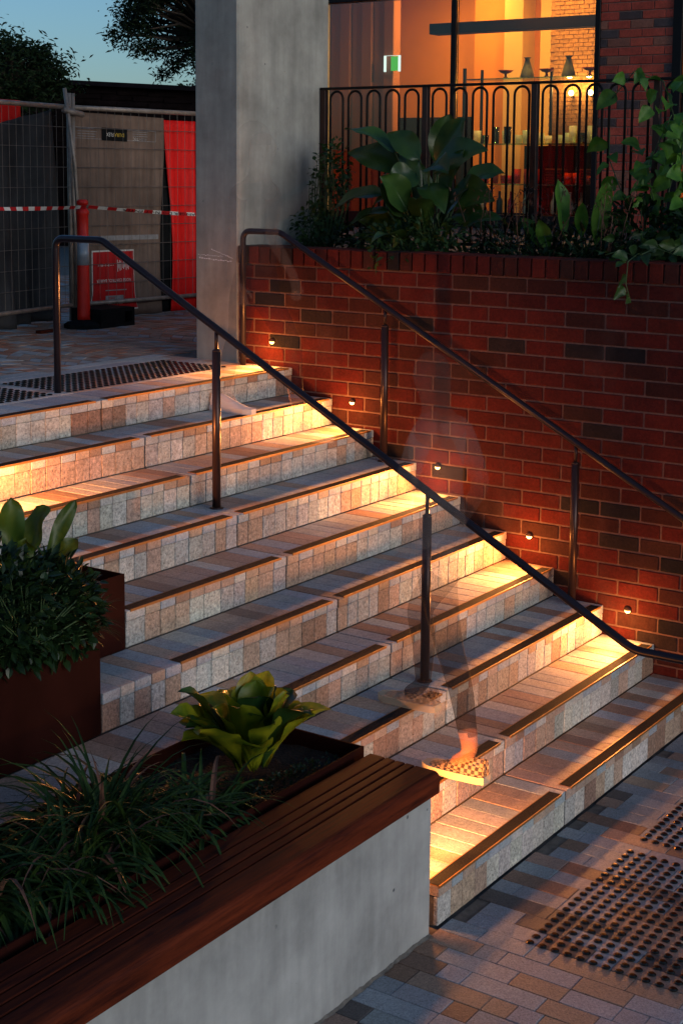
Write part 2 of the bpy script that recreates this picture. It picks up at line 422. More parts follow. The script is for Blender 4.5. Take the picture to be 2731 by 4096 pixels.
# ================================================================== BRICK PLANTER WALL
BR = [(.092, .0095, .0068), (.070, .0085, .0065), (.105, .012, .0075), (.052, .011, .008), (.050, .0145, .010), (.024, .013, .012), (.015, .010, .011)]
BWT = [.30, .24, .16, .10, .09, .06, .05]
def bcol(): return jit(rnd.choices(BR, BWT)[0], .12)
wall = empty('brick_planter_wall', (.1, 1.4, 0), label='red brick planter wall rising beside the stairs', cat='wall')
ZC = 2.280
mb = MB(); mb.box(.006, .225, -2.2, 3.18, 0, ZC+.10); mb.build('mortar_core', MT['mortar'], wall, smooth=False)
for c in range(27):
    zt = ZC - c*.086 - .0; zb = zt - .076
    yj = 1.3756 - (.12 if c % 2 else 0)
    for j in range(-10, 16):
        ya = yj - .24*(j+1) + .005; yb = yj - .24*j - .005
        ya2, yb2 = max(ya, -2.1), min(yb, 3.176)
        if yb2-ya2 < .03: continue
        # leave out bricks that lie wholly behind the stairs
        stepz = 0 if ya2 < 0 else (min(10, int(ya2/D)+1))*H
        if zt-.01 < stepz or zb < 0: continue
        if not visible((0, (ya2+yb2)/2, (zt+zb)/2), 160): continue
        box('brick', 0+rnd.uniform(-.0015, .002), .10, ya2, yb2, zb-.01+.005, zt-.005+.0, MT['brick'], wall, .004, bcol())
y = 3.176
while y > -1.2:                              # soldier coping
    if visible((0, y, ZC+.05), 160):
        zr = rnd.uniform(-.002, .002)
        box('coping_brick', -.012, .228, y-.077, y, ZC+.006, ZC+.116+zr, MT['brick'], wall, .005, bcol())
    y -= .0865
box('planter_soil', .226, .90, -2.2, 3.18, 1.7, 2.33, MT['soil'], wall, 0)

# ---- step lights on the wall
def step_light(x, y, z, sgn, label, power):
    t = empty('step_light', (x, y, z), label=label, cat='step light', group='recessed step lights beside the stairs')
    m = MB(); m.lathe([(.021, 0), (.021, .004), (.017, .006)], (0, 0, 0), 18)
    rim = [(x + sgn*(p.z), y + p.x, z + p.y) for p in m.v]; mesh('rim', rim, m.f, MT['bronze'], t, smooth=False)
    # eyelid: half dome hood over the upper half
    v, f = [], []
    for a in range(9):
        an = math.pi*a/8
        for b in range(5):
            e = math.pi/2*b/4
            v.append((x+sgn*(.004+.016*math.sin(e)), y+.022*math.cos(an)*math.cos(e*.55), z+.021*math.sin(an)*math.cos(e*.9)+.001))
    for a in range(8):
        for b in range(4): q = a*5+b; f.append((q, q+1, q+6, q+5))
    mesh('eyelid', v, f, MT['bronze'], t, smooth=True)
    lv, lf = [], []
    for a in range(11):
        an = math.pi+math.pi*a/10
        for b in range(5):
            e = math.pi/2*b/4
            lv.append((x+sgn*(.006+.015*math.sin(e)), y+.0165*math.cos(an)*math.cos(e), z-.003+.0165*math.sin(an)*math.cos(e)))
    for a in range(10):
        for b in range(4): q = a*5+b; lf.append((q, q+5, q+6, q+1))
    mesh('lens', lv, lf, MT['lens'], t, smooth=True)
    ls = bpy.data.lights.new('step_lamp_spill', 'POINT'); ls.energy = power*.034; ls.color = (1., .36, .07); ls.shadow_soft_size = .02
    link(bpy.data.objects.new('step_lamp_spill', ls), t, (x+sgn*.17, y, z-.03))
    for nm, e, cone, blend, dn in (('step_lamp', power, 66, 1., .055), ('step_lamp_wash', power*.10, 160, .9, .55)):
        ld = bpy.data.lights.new(nm, 'SPOT'); ld.energy = e*LAMP; ld.color = (1., .345, .085); ld.shadow_soft_size = .014
        ld.spot_size = math.radians(cone); ld.spot_blend = blend
        lo = bpy.data.objects.new(nm, ld); link(lo, t, (x+sgn*.036, y, z-.016))
        lo.rotation_euler = Vector((-sgn, 0, dn)).to_track_quat('Z', 'Y').to_euler()
WHICH = ['lowest step light on the brick wall, beside the end of the front handrail', 'second lowest step light on the brick wall, left of the tall wall post',
         'middle step light of the five on the brick wall', 'second highest step light on the brick wall, right of the top stair treads', 'highest step light on the brick wall, next to the concrete column']
for i in range(5): step_light(0., .467+.610*i, .493+.3277*i, -1, WHICH[i], 150)

# ================================================================== CONCRETE COLUMN
colm = empty('concrete_column', (.5, 3.36, TOP), label='tall grey concrete column at the head of the stairs', cat='column')
box('shaft', .0, .99, 3.182, 3.535, TOP-.02, 7.5, MT['column'], colm, .012)
mb = MB()
for (ya, za, yb2, zb2, w) in ((3.50, 2.305, 3.23, 2.29, .010), (3.51, 2.325, 3.30, 2.32, .005), (3.40, 2.365, 3.22, 2.31, .008)):
    n = 14
    for q in range(n):
        u0_, u1_ = q/n, (q+.8)/n; p = [ya+(yb2-ya)*u0_, ya+(yb2-ya)*u1_]; zq = [za+(zb2-za)*u0_, za+(zb2-za)*u1_]; ww = w*rnd.uniform(.4, 1); dz = rnd.uniform(-.003, .003)
        mb.add([(-.0015, p[0], zq[0]+dz-ww/2), (-.0015, p[1], zq[1]+dz-ww/2), (-.0015, p[1], zq[1]+dz+ww/2), (-.0015, p[0], zq[0]+dz+ww/2)], [(0, 1, 2, 3)])
mb.build('chalk_mark', MT['chalk'], colm, smooth=False)

# ================================================================== HANDRAILS
def arc(c, a, b, r, n=5):                   # rounded corner between a-c-b
    c, a, b = Vector(c), Vector(a), Vector(b); da = (a-c).normalized(); db = (b-c).normalized()
    p0, p1 = c+da*r, c+db*r
    return [p0*(1-t)**2 + c*2*t*(1-t) + p1*t*t for t in [q/n for q in range(n+1)]]
def handrail(X, ytop, label):
    t = empty('handrail', (X, 1.4, 0), label=label, cat='handrail', group='dark metal stair handrails')
    zt = 2.492; yk = 2.79; yb = -.27; zb = zt - (yk-yb)*H/D
    r = .0188
    P = [(X, ytop, TOP-.01)] + arc((X, ytop, zt), (X, ytop, TOP), (X, yk, zt), .058) + arc((X, yk, zt), (X, ytop, zt), (X, yb, zb), .03) + arc((X, yb, zb), (X, yk, zt), (X, -1, zb), .05) + [(X, -.72, zb)] \
        + arc((X, -.80, zb), (X, 0, zb), (X, -.80, 0), .07) + [(X, -.80, -.01)]
    m = MB(); m.tube(P, r, 16); m.build('rail', MT['rail'], t)
    for y, k in ((2.015, 7), (.766, 3)):
        zr = zt-(yk-y)*H/D; m = MB(); m.tube([(X, y, k*H-.005), (X, y, zr-.115)], .0218, 16); m.lathe([(.0218, 0), (.0218, .004), (.010, .012)], (X, y, zr-.115), 16)
        po = m.build('post', MT['bronze'], t); m = MB(); m.tube([(X, y, zr-.11), (X, y, zr-.01)], .0095, 10); m.build('spigot', MT['bronze'], po)
        m = MB(); m.lathe([(.036, 0), (.036, .004), (.028, .008)], (X, y, k*H), 18); m.build('base_plate', MT['bronze'], po)
handrail(-1.652, 3.13, 'dark bronze handrail down the middle of the stairs')
handrail(-.085, 3.075, 'dark bronze handrail close to the brick wall')

# ================================================================== BENCH, TROUGH, STEEL PLANTERS
bw = empty('concrete_bench_wall', (-4.2, .14, 0), label='pale grey concrete bench wall below the timber seat', cat='wall')
m = MB(); m.box(-6.2, -2.862, .0, .285, -.01, .558); o = m.build('wall_body', MT['concrete'], bw, smooth=False)
bvm = o.modifiers.new('bevel', 'BEVEL'); bvm.width = .008; bvm.segments = 2
bench = empty('timber_bench_seat', (-4.2, .12, .565), label='dark red-brown slatted timber bench seat on the concrete wall', cat='bench')
SL = [(-.034, .072), (.078, .114), (.120, .157), (.163, .203), (.209, .277)]
for i, (a, b) in enumerate(SL):
    X1 = -2.862; 
    m = MB(); rr = .024 if i == 0 else .004; zt, zb = .652, .572
    prof = [(b, zb), (b, zt-.003), (b-.003, zt)]
    prof += [(a+rr-rr*math.sin(q*math.pi/8), zt-rr+rr*math.cos(q*math.pi/8)) for q in range(5)] + [(a, zb)]
    n = len(prof); v = [(xx, p[0], p[1]) for xx in (-6.2, X1-.004, X1) for p in prof]
    for q in range(n):                      # soften the end grain edge
        p = prof[q]; v[2*n+q] = (X1, p[0]*.97+.03*(a+b)/2, p[1]-.002)
    f = [(s*n+q, s*n+(q+1) % n, (s+1)*n+(q+1) % n, (s+1)*n+q) for s in range(2) for q in range(n)] + [tuple(range(n)), tuple(2*n+q for q in range(n))[::-1]]
    m.add(v, f); m.build('slat', MT['wood'], bench, smooth=False)
box('seat_batten', -6.1, -2.93, .03, .25, .560, .571, MT['black'], bench, 0)
trough = empty('steel_planter_trough', (-4.2, .6, 0), label='long low brown steel planter trough behind the timber bench', cat='planter')
def walls(t, x0, x1, y0, y1, z0, z1, th, soil):
    m = MB(); m.box(x0, x1, y0, y0+th, z0, z1); m.build('front_panel', MT['steel'], t, smooth=False)
    m = MB(); m.box(x0, x1, y1-th, y1, z0, z1-.0005); m.build('back_panel', MT['steel'], t, smooth=False)
    m = MB(); m.box(x1-th, x1+.0005, y0+th, y1-th, z0, z1-.001); m.build('end_panel', MT['steel'], t, smooth=False)
    m = MB(); m.box(x0-.0005, x0+th, y0+th, y1-th, z0, z1-.001); m.build('end_panel', MT['steel'], t, smooth=False)
    n = 26; v, f = [], []
    for i in range(n+1):
        for j in range(9): v.append((x0+th+(x1-x0-2*th)*i/n, y0+th+(y1-y0-2*th)*j/8, soil+rnd.uniform(-.012, .014)))
    for i in range(n):
        for j in range(8): q = i*9+j; f.append((q, q+9, q+10, q+1))
    mesh('soil', v, f, MT['soil'], t, smooth=False)
    m = MB()
    for _ in range(260):                    # bark chips
        p = Vector((rnd.uniform(x0+.02, x1-.02), rnd.uniform(y0+.02, y1-.02), soil+.008)); a = rnd.random()*6; L = rnd.uniform(.008, .028)
        m.leaf(p, (math.cos(a), math.sin(a), rnd.uniform(-.1, .5)), L*1.6, L*.7, .3, rnd.uniform(-.6, .6), .1, 2, i=rnd.choice([0, 0, 0, 1]))
    m.build('bark_chips', [MT['soil'], MT['bark']], t, smooth=False, kind='stuff')
walls(trough, -6.2, -2.852, .312, .918, .02, .668, .008, .60)
p1 = empty('steel_planter', (-4.0, 1.36, 4*H), label='brown steel planter box holding a dark leafy shrub, cut by the left edge', cat='planter', group='brown steel planter boxes')
walls(p1, -4.9, -3.335, 1.228, 1.515, 4*H+.002, 1.155, .006, 1.09)
p2 = empty('steel_planter', (-3.2, 1.73, 5*H), label='brown steel planter box with bare bark mulch behind the shrub', cat='planter', group='brown steel planter boxes')
walls(p2, -3.75, -2.865, 1.530, 1.945, 5*H+.002, 1.155, .006, 1.105)
p3 = empty('steel_planter', (-3.6, 2.6, 7*H), label='brown steel planter box beyond the left edge, beside the upper steps', cat='planter', group='brown steel planter boxes')
walls(p3, -4.1, -3.06, 2.15, 2.74, 7*H+.002, 1.8, .006, 1.72)

step_light(-2.862, .15, .335, 1, 'step light on the end of the concrete bench wall, hidden behind the bench', 115)
step_light(-3.06, 2.30, 1.484, 1, 'step light on the end of the planter box beyond the left edge', 140)

# ================================================================== TERRACE AND BALUSTRADE
mb = MB(); mb.box(.95, 6.38, -3.5, 3.17, 1.2, 2.30); mb.box(1.4, 6.38, 3.171, 4.0, 1.2, 2.299); mb.box(3.4, 6.38, 4.001, 6.0, 1.2, 2.298); mb.build('terrace', MT['darkfloor'], None, smooth=False, kind='structure')
bal = empty('balustrade', (.9, 1.4, 2.30), label='dark metal balustrade of round-topped hoops above the brick planter', cat='railing')
box('top_rail', .878, .922, -1.2, 3.178, 3.408, 3.424, MT['black'], bal, .002)
box('bottom_rail', .885, .915, -1.2, 3.178, 2.40, 2.42, MT['black'], bal, .002)
hoopme = None
posts = [3.155, 2.355, 1.571, .774, -.02]
for i, py in enumerate(posts):
    box('post', .88, .92, py-.02, py+.02, 2.31, 3.4075, MT['bronze'], bal, .002)
    y = (py if i else 3.197) - .101 - (.0 if i else .043)
    for j in range(5):
        yc = y - j*.1475
        if hoopme is None:
            m = MB(); rr = .051
            P = [(0, -rr, 0)] + [(0, -rr*math.cos(q*math.pi/10), .945+rr*math.sin(q*math.pi/10)) for q in range(11)] + [(0, rr, 0)]
            m.tube(P, .0085, 8); o = m.build('hoop', MT['black'], bal, (0, 0, 0)); hoopme = o.data; o.location = Vector((.9, yc, 2.40)) - WL['balustrade']
        else:
            o = bpy.data.objects.new('hoop', hoopme); link(o, bal, (.9, yc, 2.40))

# ================================================================== SHOP BUILDING
XF = 6.4
shop = empty('shop_building', (XF+2, 4.8, 2.3), label='brick shop with tall glowing windows behind the planter railing', cat='building')
MT['pier_mortar'] = m_plain('pier_mortar', (.36, .20, .16), .9, 0, .2, 40)
m = MB(); m.box(XF+.004, XF+.30, 2.935, 3.685, 2.3, 5.6); m.build('pier_core', MT['pier_mortar'], shop, smooth=False)
for c in range(31):
    zb = 2.30+c*.086
    off = .0 if c % 2 else .12
    for j in range(-1, 5):
        ya = 2.93 + j*.24 - .03 + off; yb = ya+.23; ya2, yb2 = max(ya, 2.93), min(yb, 3.69)
        if yb2-ya2 < .03 or not visible((XF, (ya2+yb2)/2, zb+.04), 80): continue
        box('brick', XF-.008, XF+.09, ya2, yb2, zb+.005, zb+.081, MT['brick'], shop, .003, jit(rnd.choices([(.60, .10, .06), (.50, .08, .05), (.12, .08, .075), (.36, .13, .08)], [.45, .3, .12, .13])[0], .1))
fr = box('window_frame', XF-.02, XF+.05, 3.69, 3.745, 2.3, 4.715, MT['black'], shop, .003)
box('window_frame', XF-.02, XF+.05, 5.33, 5.39, 2.3, 4.715, MT['black'], shop, .003)
box('window_frame', XF-.02, XF+.05, 7.08, 7.15, 2.3, 4.715, MT['black'], shop, .003)
box('door_frame', XF-.03, XF+.06, 2.835, 2.928, 2.3, 4.715, MT['black'], shop, .003)
box('window_head', XF-.04, XF+.12, 1.2, 7.3, 4.717, 4.90, MT['black'], shop, .003)
box('window_sill', XF-.06, XF+.12, 3.70, 7.3, 2.301, 2.44, MT['black'], shop, .003)
box('upper_wall', XF+.0, XF+.3, -1, 8.5, 4.902, 6.6, MT['column'], shop, 0)
box('side_wall', XF+.0, XF+.3, 7.16, 8.5, 2.301, 4.90, MT['column'], shop, 0)
box('side_wall', XF+.0, XF+.3, -4, 1.25, 2.301, 4.90, MT['column'], shop, 0)
for a, b in ((3.747, 5.328), (5.392, 7.078), (1.26, 2.833)):
    box('pane', XF+.010, XF+.022, a, b, 2.442 if a > 3 else 2.31, 4.714, MT['glass'], shop, 0)
m = MB(); m.box(XF+.31, 10.6, -4, 8.5, 2.2, 2.302); m.build('floor', MT['darkfloor'], shop, smooth=False)
m = MB(); m.box(XF+.31, 10.6, -4, 8.5, 5.25, 5.35); m.build('ceiling', MT['cream'], shop, smooth=False)
m = MB(); m.box(10.4, 10.6, -4, 8.5, 2.303, 5.249); m.build('back_wall', MT['plaster'], shop, smooth=False)
m = MB(); m.box(XF+.31, 10.399, 8.3, 8.5, 2.303, 5.249); m.box(XF+.31, 10.399, -4, -3.8, 2.303, 5.249); m.build('end_wall', MT['plaster'], shop, smooth=False)
# striped panelling on the left, ochre wall with dark dado, cream piers, small brick pier, beam
for i in range(9):
    ya = 6.84+i*.155; dx = .03*(i % 2)
    box('panel', 7.55+dx, 7.70, ya, ya+.148, 2.303, 5.2, MT['pinkwall'], shop, .01)
box('ochre_wall', 8.6, 8.8, 6.2, 8.2, 3.55, 5.2, MT['plaster'], shop, 0)
box('dark_dado', 8.5, 8.79, 6.2, 8.2, 2.303, 3.549, MT['darkjoinery'], shop, .005)
box('cream_pier', 8.0, 8.3, 5.39, 5.63, 2.303, 5.2, MT['cream'], shop, .004)
box('cream_pier', 8.0, 8.3, 5.03, 5.17, 2.303, 5.2, MT['cream'], shop, .004)
box('inner_wall', 8.31, 8.45, 4.2, 6.19, 2.303, 5.2, MT['plaster'], shop, 0)
box('ceiling_beam', 6.95, 7.15, 3.4, 6.0, 4.385, 4.50, MT['darkjoinery'], shop, .004)
bp = box('small_brick_pier', 7.65, 8.05, 3.95, 4.86, 2.303, 5.2, MT['tanbrick'], shop, 0)
m = MB()
for c in range(62):
    z = 2.31+c*.045
    for j in range(8):
        ya = 3.95+j*.115-(.055 if c % 2 else 0); a, b = max(ya, 3.95), min(ya+.108, 4.86)
        if b-a > .02: m.box(7.64-rnd.uniform(0, .006), 7.655, a, b, z, z+.038)
m.build('small_brick_face', MT['tanbrick'], bp, smooth=False, kind='stuff')
box('shelf_upright', 6.93, 6.96, 5.52, 5.55, 2.303, 4.0, MT['black'], shop, 0)
sh = empty('glass_shelving', (7.05, 4.7, 2.303), label='glass display shelves behind the right shop window', cat='shelves')
for z, mm in ((3.87, 'shelfglass'), (3.175, 'shelfglass'), (2.745, 'shelfglass')):
    box('shelf', 6.92, 7.22, 3.78, 5.50, z, z+.014, MT[mm], sh, 0)
for yy in (3.80, 4.62, 5.47): box('upright', 7.225, 7.25, yy, yy+.025, 2.303, 4.0, MT['black'], sh, 0)
box('back_panel', 7.255, 7.27, 3.78, 4.95, 2.40, 3.17, MT['darkjoinery'], sh, 0)
def ware(name, prof, x, y, z, mt, label, cat, group, n=14):
    m = MB(); m.lathe(prof, (x, y, z), n); return m.build(name, MT[mt], None, (x, y, z), label=label, cat=cat, group=group)
VASE = [(.075, 0), (.078, .01), (.06, .08), (.025, .185), (.028, .2), (.042, .215), (.036, .215), (.0, .20)]
BOWL = [(.035, 0), (.03, .008), (.014, .02), (.014, .05), (.05, .06), (.085, .088), (.08, .088), (.0, .068)]
ORD = 'leftmost second third fourth fifth sixth seventh eighth ninth tenth eleventh twelfth thirteenth fourteenth fifteenth sixteenth seventeenth'.split()
TUMB = [(.030, 0), (.036, .1), (.033, .1), (.0275, .008), (.0, .008)]
ware('vase', VASE, 7.05, 4.83, 3.885, 'ceramic', 'grey-green conical vase on the top glass shelf, left of two', 'vase', 'vases on the top shelf')
ware('vase', VASE, 7.05, 4.345, 3.885, 'ceramic', 'grey-green conical vase on the top glass shelf in front of small bricks', 'vase', 'vases on the top shelf')
for yy, l in ((5.09, 'dark footed bowl at the left end of the top glass shelf'), (4.60, 'dark footed bowl between the two conical vases'), (4.10, 'dark footed bowl at the right end of the top glass shelf')):
    ware('footed_bowl', BOWL, 7.05, yy, 3.885, 'cloth_red', l, 'bowl', 'footed bowls on the top shelf')
for i in range(17):
    yy = 5.38-i*.094+rnd.uniform(-.015, .015); h = rnd.choice([.8, .9, 1.1, 1.4, 1.8])
    ware('drinking_glass', [(r*1.2, z*h) for r, z in TUMB], 7.02+rnd.uniform(-.06, .06), yy, 3.19, 'drinkglass' if rnd.random() < .75 else 'shelfglass', ORD[i]+' drinking glass from the left on the middle shop shelf', 'glass', 'drinking glasses on the middle shelf', 10)
for i in range(15):
    yy = 5.38-i*.1; h = rnd.choice([.9, 1.2, 1.6])
    if 4.35 < yy < 4.62: continue
    ware('red_tumbler', [(r*1.2, z*h) for r, z in TUMB], 7.02+rnd.uniform(-.06, .06), yy, 2.76, 'redglass', ORD[i]+' red tumbler place from the left on the lower shop shelf', 'glass', 'red tumblers on the lower shelf', 10)
for i, (yy, l) in enumerate(((4.48, 'stack of folded red napkins on the lower shop shelf, left of two'), (4.12, 'stack of folded red napkins at the right end of the lower shelf'))):
    t = empty('napkin_stack', (7.1, yy, 2.76), label=l, cat='napkins', group='napkin stacks on the shelf')
    for q in range(6): box('napkin', 7.02+rnd.uniform(-.01, .01), 7.19, yy-.09+rnd.uniform(-.01, .01), yy+.09, 2.76+q*.028, 2.784+q*.028, MT['cloth_red'], t, .008)
BOT = [(.034, 0), (.036, .01), (.036, .13), (.014, .17), (.013, .23), (.016, .235), (.0, .235)]
for i in range(9):
    ware('bottle', BOT, 7.0+rnd.uniform(-.05, .05), 5.3-i*.17, 2.443, rnd.choice(['redglass', 'drinkglass', 'ceramic']), ORD[i]+' bottle from the left on the floor plinth below the shop shelves', 'bottle', 'bottles below the shop shelves', 10)
box('plinth', 6.9, 7.24, 3.78, 5.5, 2.303, 2.442, MT['darkjoinery'], sh, 0)
ex = empty('exit_sign', (7.5, 6.82, 4.05), label='small green and white lit exit sign inside the left window', cat='sign')
box('sign_face', 7.50, 7.52, 6.745, 6.845, 4.05, 4.215, MT['exitg'], ex, 0); box('sign_edge', 7.495, 7.519, 6.722, 6.744, 4.04, 4.225, MT['exitw'], ex, 0); box('sign_edge', 7.495, 7.519, 6.92, 6.942, 4.04, 4.225, MT['exitw'], ex, 0)
box('hanger', 7.505, 7.515, 6.746, 6.92, 4.222, 4.226, MT['exitw'], ex, 0)
def bulb(y, l):
    t = empty('wall_sconce', (7.56, y, 3.72), label=l, cat='lamp', group='glowing sconces on the small brick pier')
    m = MB(); m.lathe([(.0, -.03), (.02, -.024), (.03, 0), (.02, .024), (0, .03)], (7.57, y, 3.745), 12); m.build('bulb', MT['bulb'], t)
    box('bracket', 7.585, 7.64, y-.012, y+.012, 3.70, 3.715, MT['black'], t, 0)
    ld = bpy.data.lights.new('sconce_lamp', 'POINT'); ld.energy = 7; ld.color = (1., .5, .13); ld.shadow_soft_size = .04; lo = bpy.data.objects.new('sconce_lamp', ld); link(lo, t, (7.52, y, 3.80))
bulb(4.56, 'left of two glowing sconces seen through the right shop window'); bulb(4.33, 'right of two glowing sconces seen through the right shop window')
for i, (xx, yy, e) in enumerate(((7.6, 6.0, 44), (9.3, 7.0, 90), (6.78, 4.6, 90), (7.4, 2.0, 50))):
    t = empty('ceiling_light', (xx, yy, 5.2), label=('ceiling light inside the shop above the left window', 'ceiling light at the back of the shop by the ochre wall', 'ceiling light above the glass shelves', 'ceiling light inside the shop right of the brick pier')[i], cat='lamp', group='ceiling lights inside the shop')
    m = MB(); m.lathe([(.16, 0), (.16, .045)], (xx, yy, 5.2), 20); m.build('shade', MT['bulb'], t)
    ld = bpy.data.lights.new('ceiling_lamp', 'AREA'); ld.shape = 'DISK'; ld.size = .3; ld.energy = e; ld.color = (1., .47, .10); lo = bpy.data.objects.new('ceiling_lamp', ld); link(lo, t, (xx, yy, 5.19))

# ================================================================== TEMPORARY FENCE WITH SHEETS
def lerp2(A, B, u): return (A[0]+(B[0]-A[0])*u, A[1]+(B[1]-A[1])*u)
def fence_panel(A, B, label, ztop=3.355, zbot=1.785):
    t = empty('temporary_fence_panel', ((A[0]+B[0])/2, (A[1]+B[1])/2, TOP), label=label, cat='fence', group='temporary wire fence panels')
    for nm, z, r in (('top_tube', ztop, .02), ('bottom_tube', zbot, .017)):
        m = MB(); m.tube([(*lerp2(A, B, u), z) for u in (0, .5, 1)], r, 10); m.build(nm, MT['galv'], t)
    for P in (A, B): m = MB(); m.tube([(*P, TOP+.02), (*P, ztop+.11)], .019, 10); m.build('upright', MT['galv'], t)
    m = MB(); L = math.hypot(B[0]-A[0], B[1]-A[1]); n = int(L/.085)
    for q in range(1, n): p = lerp2(A, B, q/n); m.tube([(*p, zbot), (p[0], p[1], ztop)], .0022, 4)
    for q in range(1, 10): z = zbot+(ztop-zbot)*q/10; m.tube([(*A, z), (*B, z)], .0026, 4)
    m.build('wire_mesh', MT['wire'], t, kind='stuff', smooth=False); return t
PA, P1, P2, P3 = (-.9, 5.48), (1.205, 5.835), (2.66, 5.71), (4.1, 5.58)
fence_panel(PA, P1, 'wire fence panel hung with dark shade cloth, left end of the barrier')
fence_panel((P1[0]+.04, P1[1]), P2, 'wire fence panel hung with a grey-brown noise blanket')
fence_panel((P2[0]+.03, P2[1]), P3, 'wire fence panel with red sheet, running behind the concrete column')
lp = empty('leaning_pole', (1.25, 5.76, TOP), label='thin galvanised pole leaning where two fence panels meet', cat='pole')
m = MB(); m.tube([(1.125, 5.80, 3.50), (1.20, 5.775, 2.9), (1.262, 5.75, TOP)], .015, 8); m.build('tube', MT['galv'], lp)
m = MB(); m.tube([(1.10, 5.79, 3.33), (1.31, 5.79, 3.30)], .024, 8); m.build('clamp', MT['galv'], lp)
def cloth(name, A, B, z0, z1, off, amp, seed, mt, label=None, cat=None, parent=None, nx=36, nz=30, edge=None, group=None):
    rg = random.Random(seed); ph = [rg.random()*6 for _ in range(6)]; dx, dy = B[0]-A[0], B[1]-A[1]; L = math.hypot(dx, dy); nxv, nyv = dy/L, -dx/L
    def disp(u, w):
        s = u*L
        return amp*(.5*math.sin(s*9+ph[0]+1.5*w) + .35*math.sin(s*17+ph[1]-3*w) + .25*math.sin(w*5+s*4+ph[2]) + .2*math.sin(s*31+ph[3]+4*w)) * (.35+.65*(1-w))
    def pt(u, w, o=0.):
        zz0 = z0(u) if callable(z0) else z0; zz1 = z1(u) if callable(z1) else z1
        e = edge(u, w) if edge else 0.
        a = disp(u, w)+off+o; x, y = lerp2(A, B, u); return (x+nxv*a+e*dx/L, y+nyv*a+e*dy/L, zz0+(zz1-zz0)*w)
    v = [pt(i/nx, j/nz) for i in range(nx+1) for j in range(nz+1)]
    f = [(i*(nz+1)+j, (i+1)*(nz+1)+j, (i+1)*(nz+1)+j+1, i*(nz+1)+j+1) for i in range(nx) for j in range(nz)]
    o = mesh(name, v, f, MT[mt], parent, smooth=True, label=label, cat=cat, group=group)
    so = o.modifiers.new('thickness', 'SOLIDIFY'); so.thickness = .006; so.offset = 0
    return o, pt
o_, _ = cloth('shade_cloth', PA, (1.16, 5.83), lambda u: TOP+.012, lambda u: 2.93+.41*u, -.13, .13, 3, 'tarp', 'dark grey shade cloth sagging behind the left fence wires', 'sheet')
cloth('red_sheet', (-.4, 5.58), (.98, 5.80), 2.9, 3.40, -.30, .008, 8, 'redsheet', 'red sheet corner showing above the dark shade cloth', 'sheet')
bl, bpt = cloth('noise_blanket', (1.235, 5.83), (2.24, 5.745), lambda u: TOP+.006, lambda u: 3.325-.02*u, -.045, .022, 5, 'blanket', 'grey-brown noise blanket with printed strip and upside-down red panel', 'noise blanket', edge=lambda u, w: -.03*math.sin(w*5)*u)
cloth('black_sheet', (2.10, 5.755), (2.62, 5.71), TOP+.008, 3.28, -.085, .03, 6, 'rubber', 'black sheet gap between the blanket and the red sheet', 'sheet')
cloth('red_sheet', (2.33, 5.735), (3.9, 5.60), TOP+.008, 3.29, -.045, .022, 11, 'redsheet', 'tall bright red sheet hung on the fence next to the concrete column', 'sheet', edge=lambda u, w: (1-u)*(.035*math.sin(w*4.2+.4)-.05*max(0, w-.55)), nx=40)
def patch(name, u0, u1, w0, w1, mt, o, n=14, parent=bl, flare=0.):
    v, f = [], []
    for i in range(n+1):
        for j in range(n+1):
            w = w0+(w1-w0)*j/n; u = u0+(u1-u0)*i/n; u += flare*max(0, 1-(j/n)*3)**2*((i/n)-.5)*2; v.append(bpt(u, w, o))
    for i in range(n):
        for j in range(n): q = i*(n+1)+j; f.append((q, q+n+1, q+n+2, q+1))
    return mesh(name, v, f, MT[mt], parent, smooth=True)
WZ = lambda z: (z-TOP)/(3.315-TOP)
UX = lambda x: (x-1.235)/1.005
patch('poster_border', UX(1.452), UX(1.945), WZ(1.70), WZ(2.205), 'white', .0035, flare=.035)
patch('poster', UX(1.462), UX(1.935), WZ(1.712), WZ(2.193), 'poster', .006, flare=.035)
def text_mesh(name, txt, cx, cz, size, mt, o, parent, flip=True, sx=1.):
    cu = bpy.data.curves.new(name, 'FONT'); cu.body = txt; cu.size = size; cu.align_x = 'CENTER'; cu.align_y = 'CENTER'; cu.resolution_u = 2
    to = bpy.data.objects.new('t', cu); me0 = to.to_mesh(); k = -1 if flip else 1
    v = [bpt(UX(cx + k*sx*p.co.x), WZ(cz + k*p.co.y), o) for p in me0.vertices]; f = [tuple(p.vertices) for p in me0.polygons]
    to.to_mesh_clear(); bpy.data.objects.remove(to)
    return mesh(name, v, f, MT[mt], parent)
text_mesh('lettering', 'NOISE CONTROL BARRIER', 1.69, 1.955, .036, 'white', .009, bl, sx=.9)
text_mesh('lettering', 'KENNARDS', 1.70, 1.765, .030, 'white', .009, bl, sx=.95)
patch('hire_box', UX(1.60), UX(1.79), WZ(1.79), WZ(1.828), 'greyprint', .009)
text_mesh('lettering', 'HIRE', 1.66, 1.809, .028, 'poster', .0115, bl)
for q in range(12):
    hh = (.055, .03, .05, .042, .025, .035, .022, .045, .03, .04, .018, .026)[q]; a = 1.735+q*.0135
    patch('wave_bar', UX(a), UX(a+.006), WZ(2.08-hh), WZ(2.08+hh*.8), 'white', .009, 2)
for q in range(11):
    a = 1.515+q*.017; hh = rnd.choice([.003, .004, .008]); patch('wave_dot', UX(a), UX(a+.007), WZ(2.08-hh), WZ(2.08+hh), 'white', .009, 2)
patch('script_line', UX(1.60), UX(1.83), WZ(1.868), WZ(1.876), 'greyprint', .009, 6)
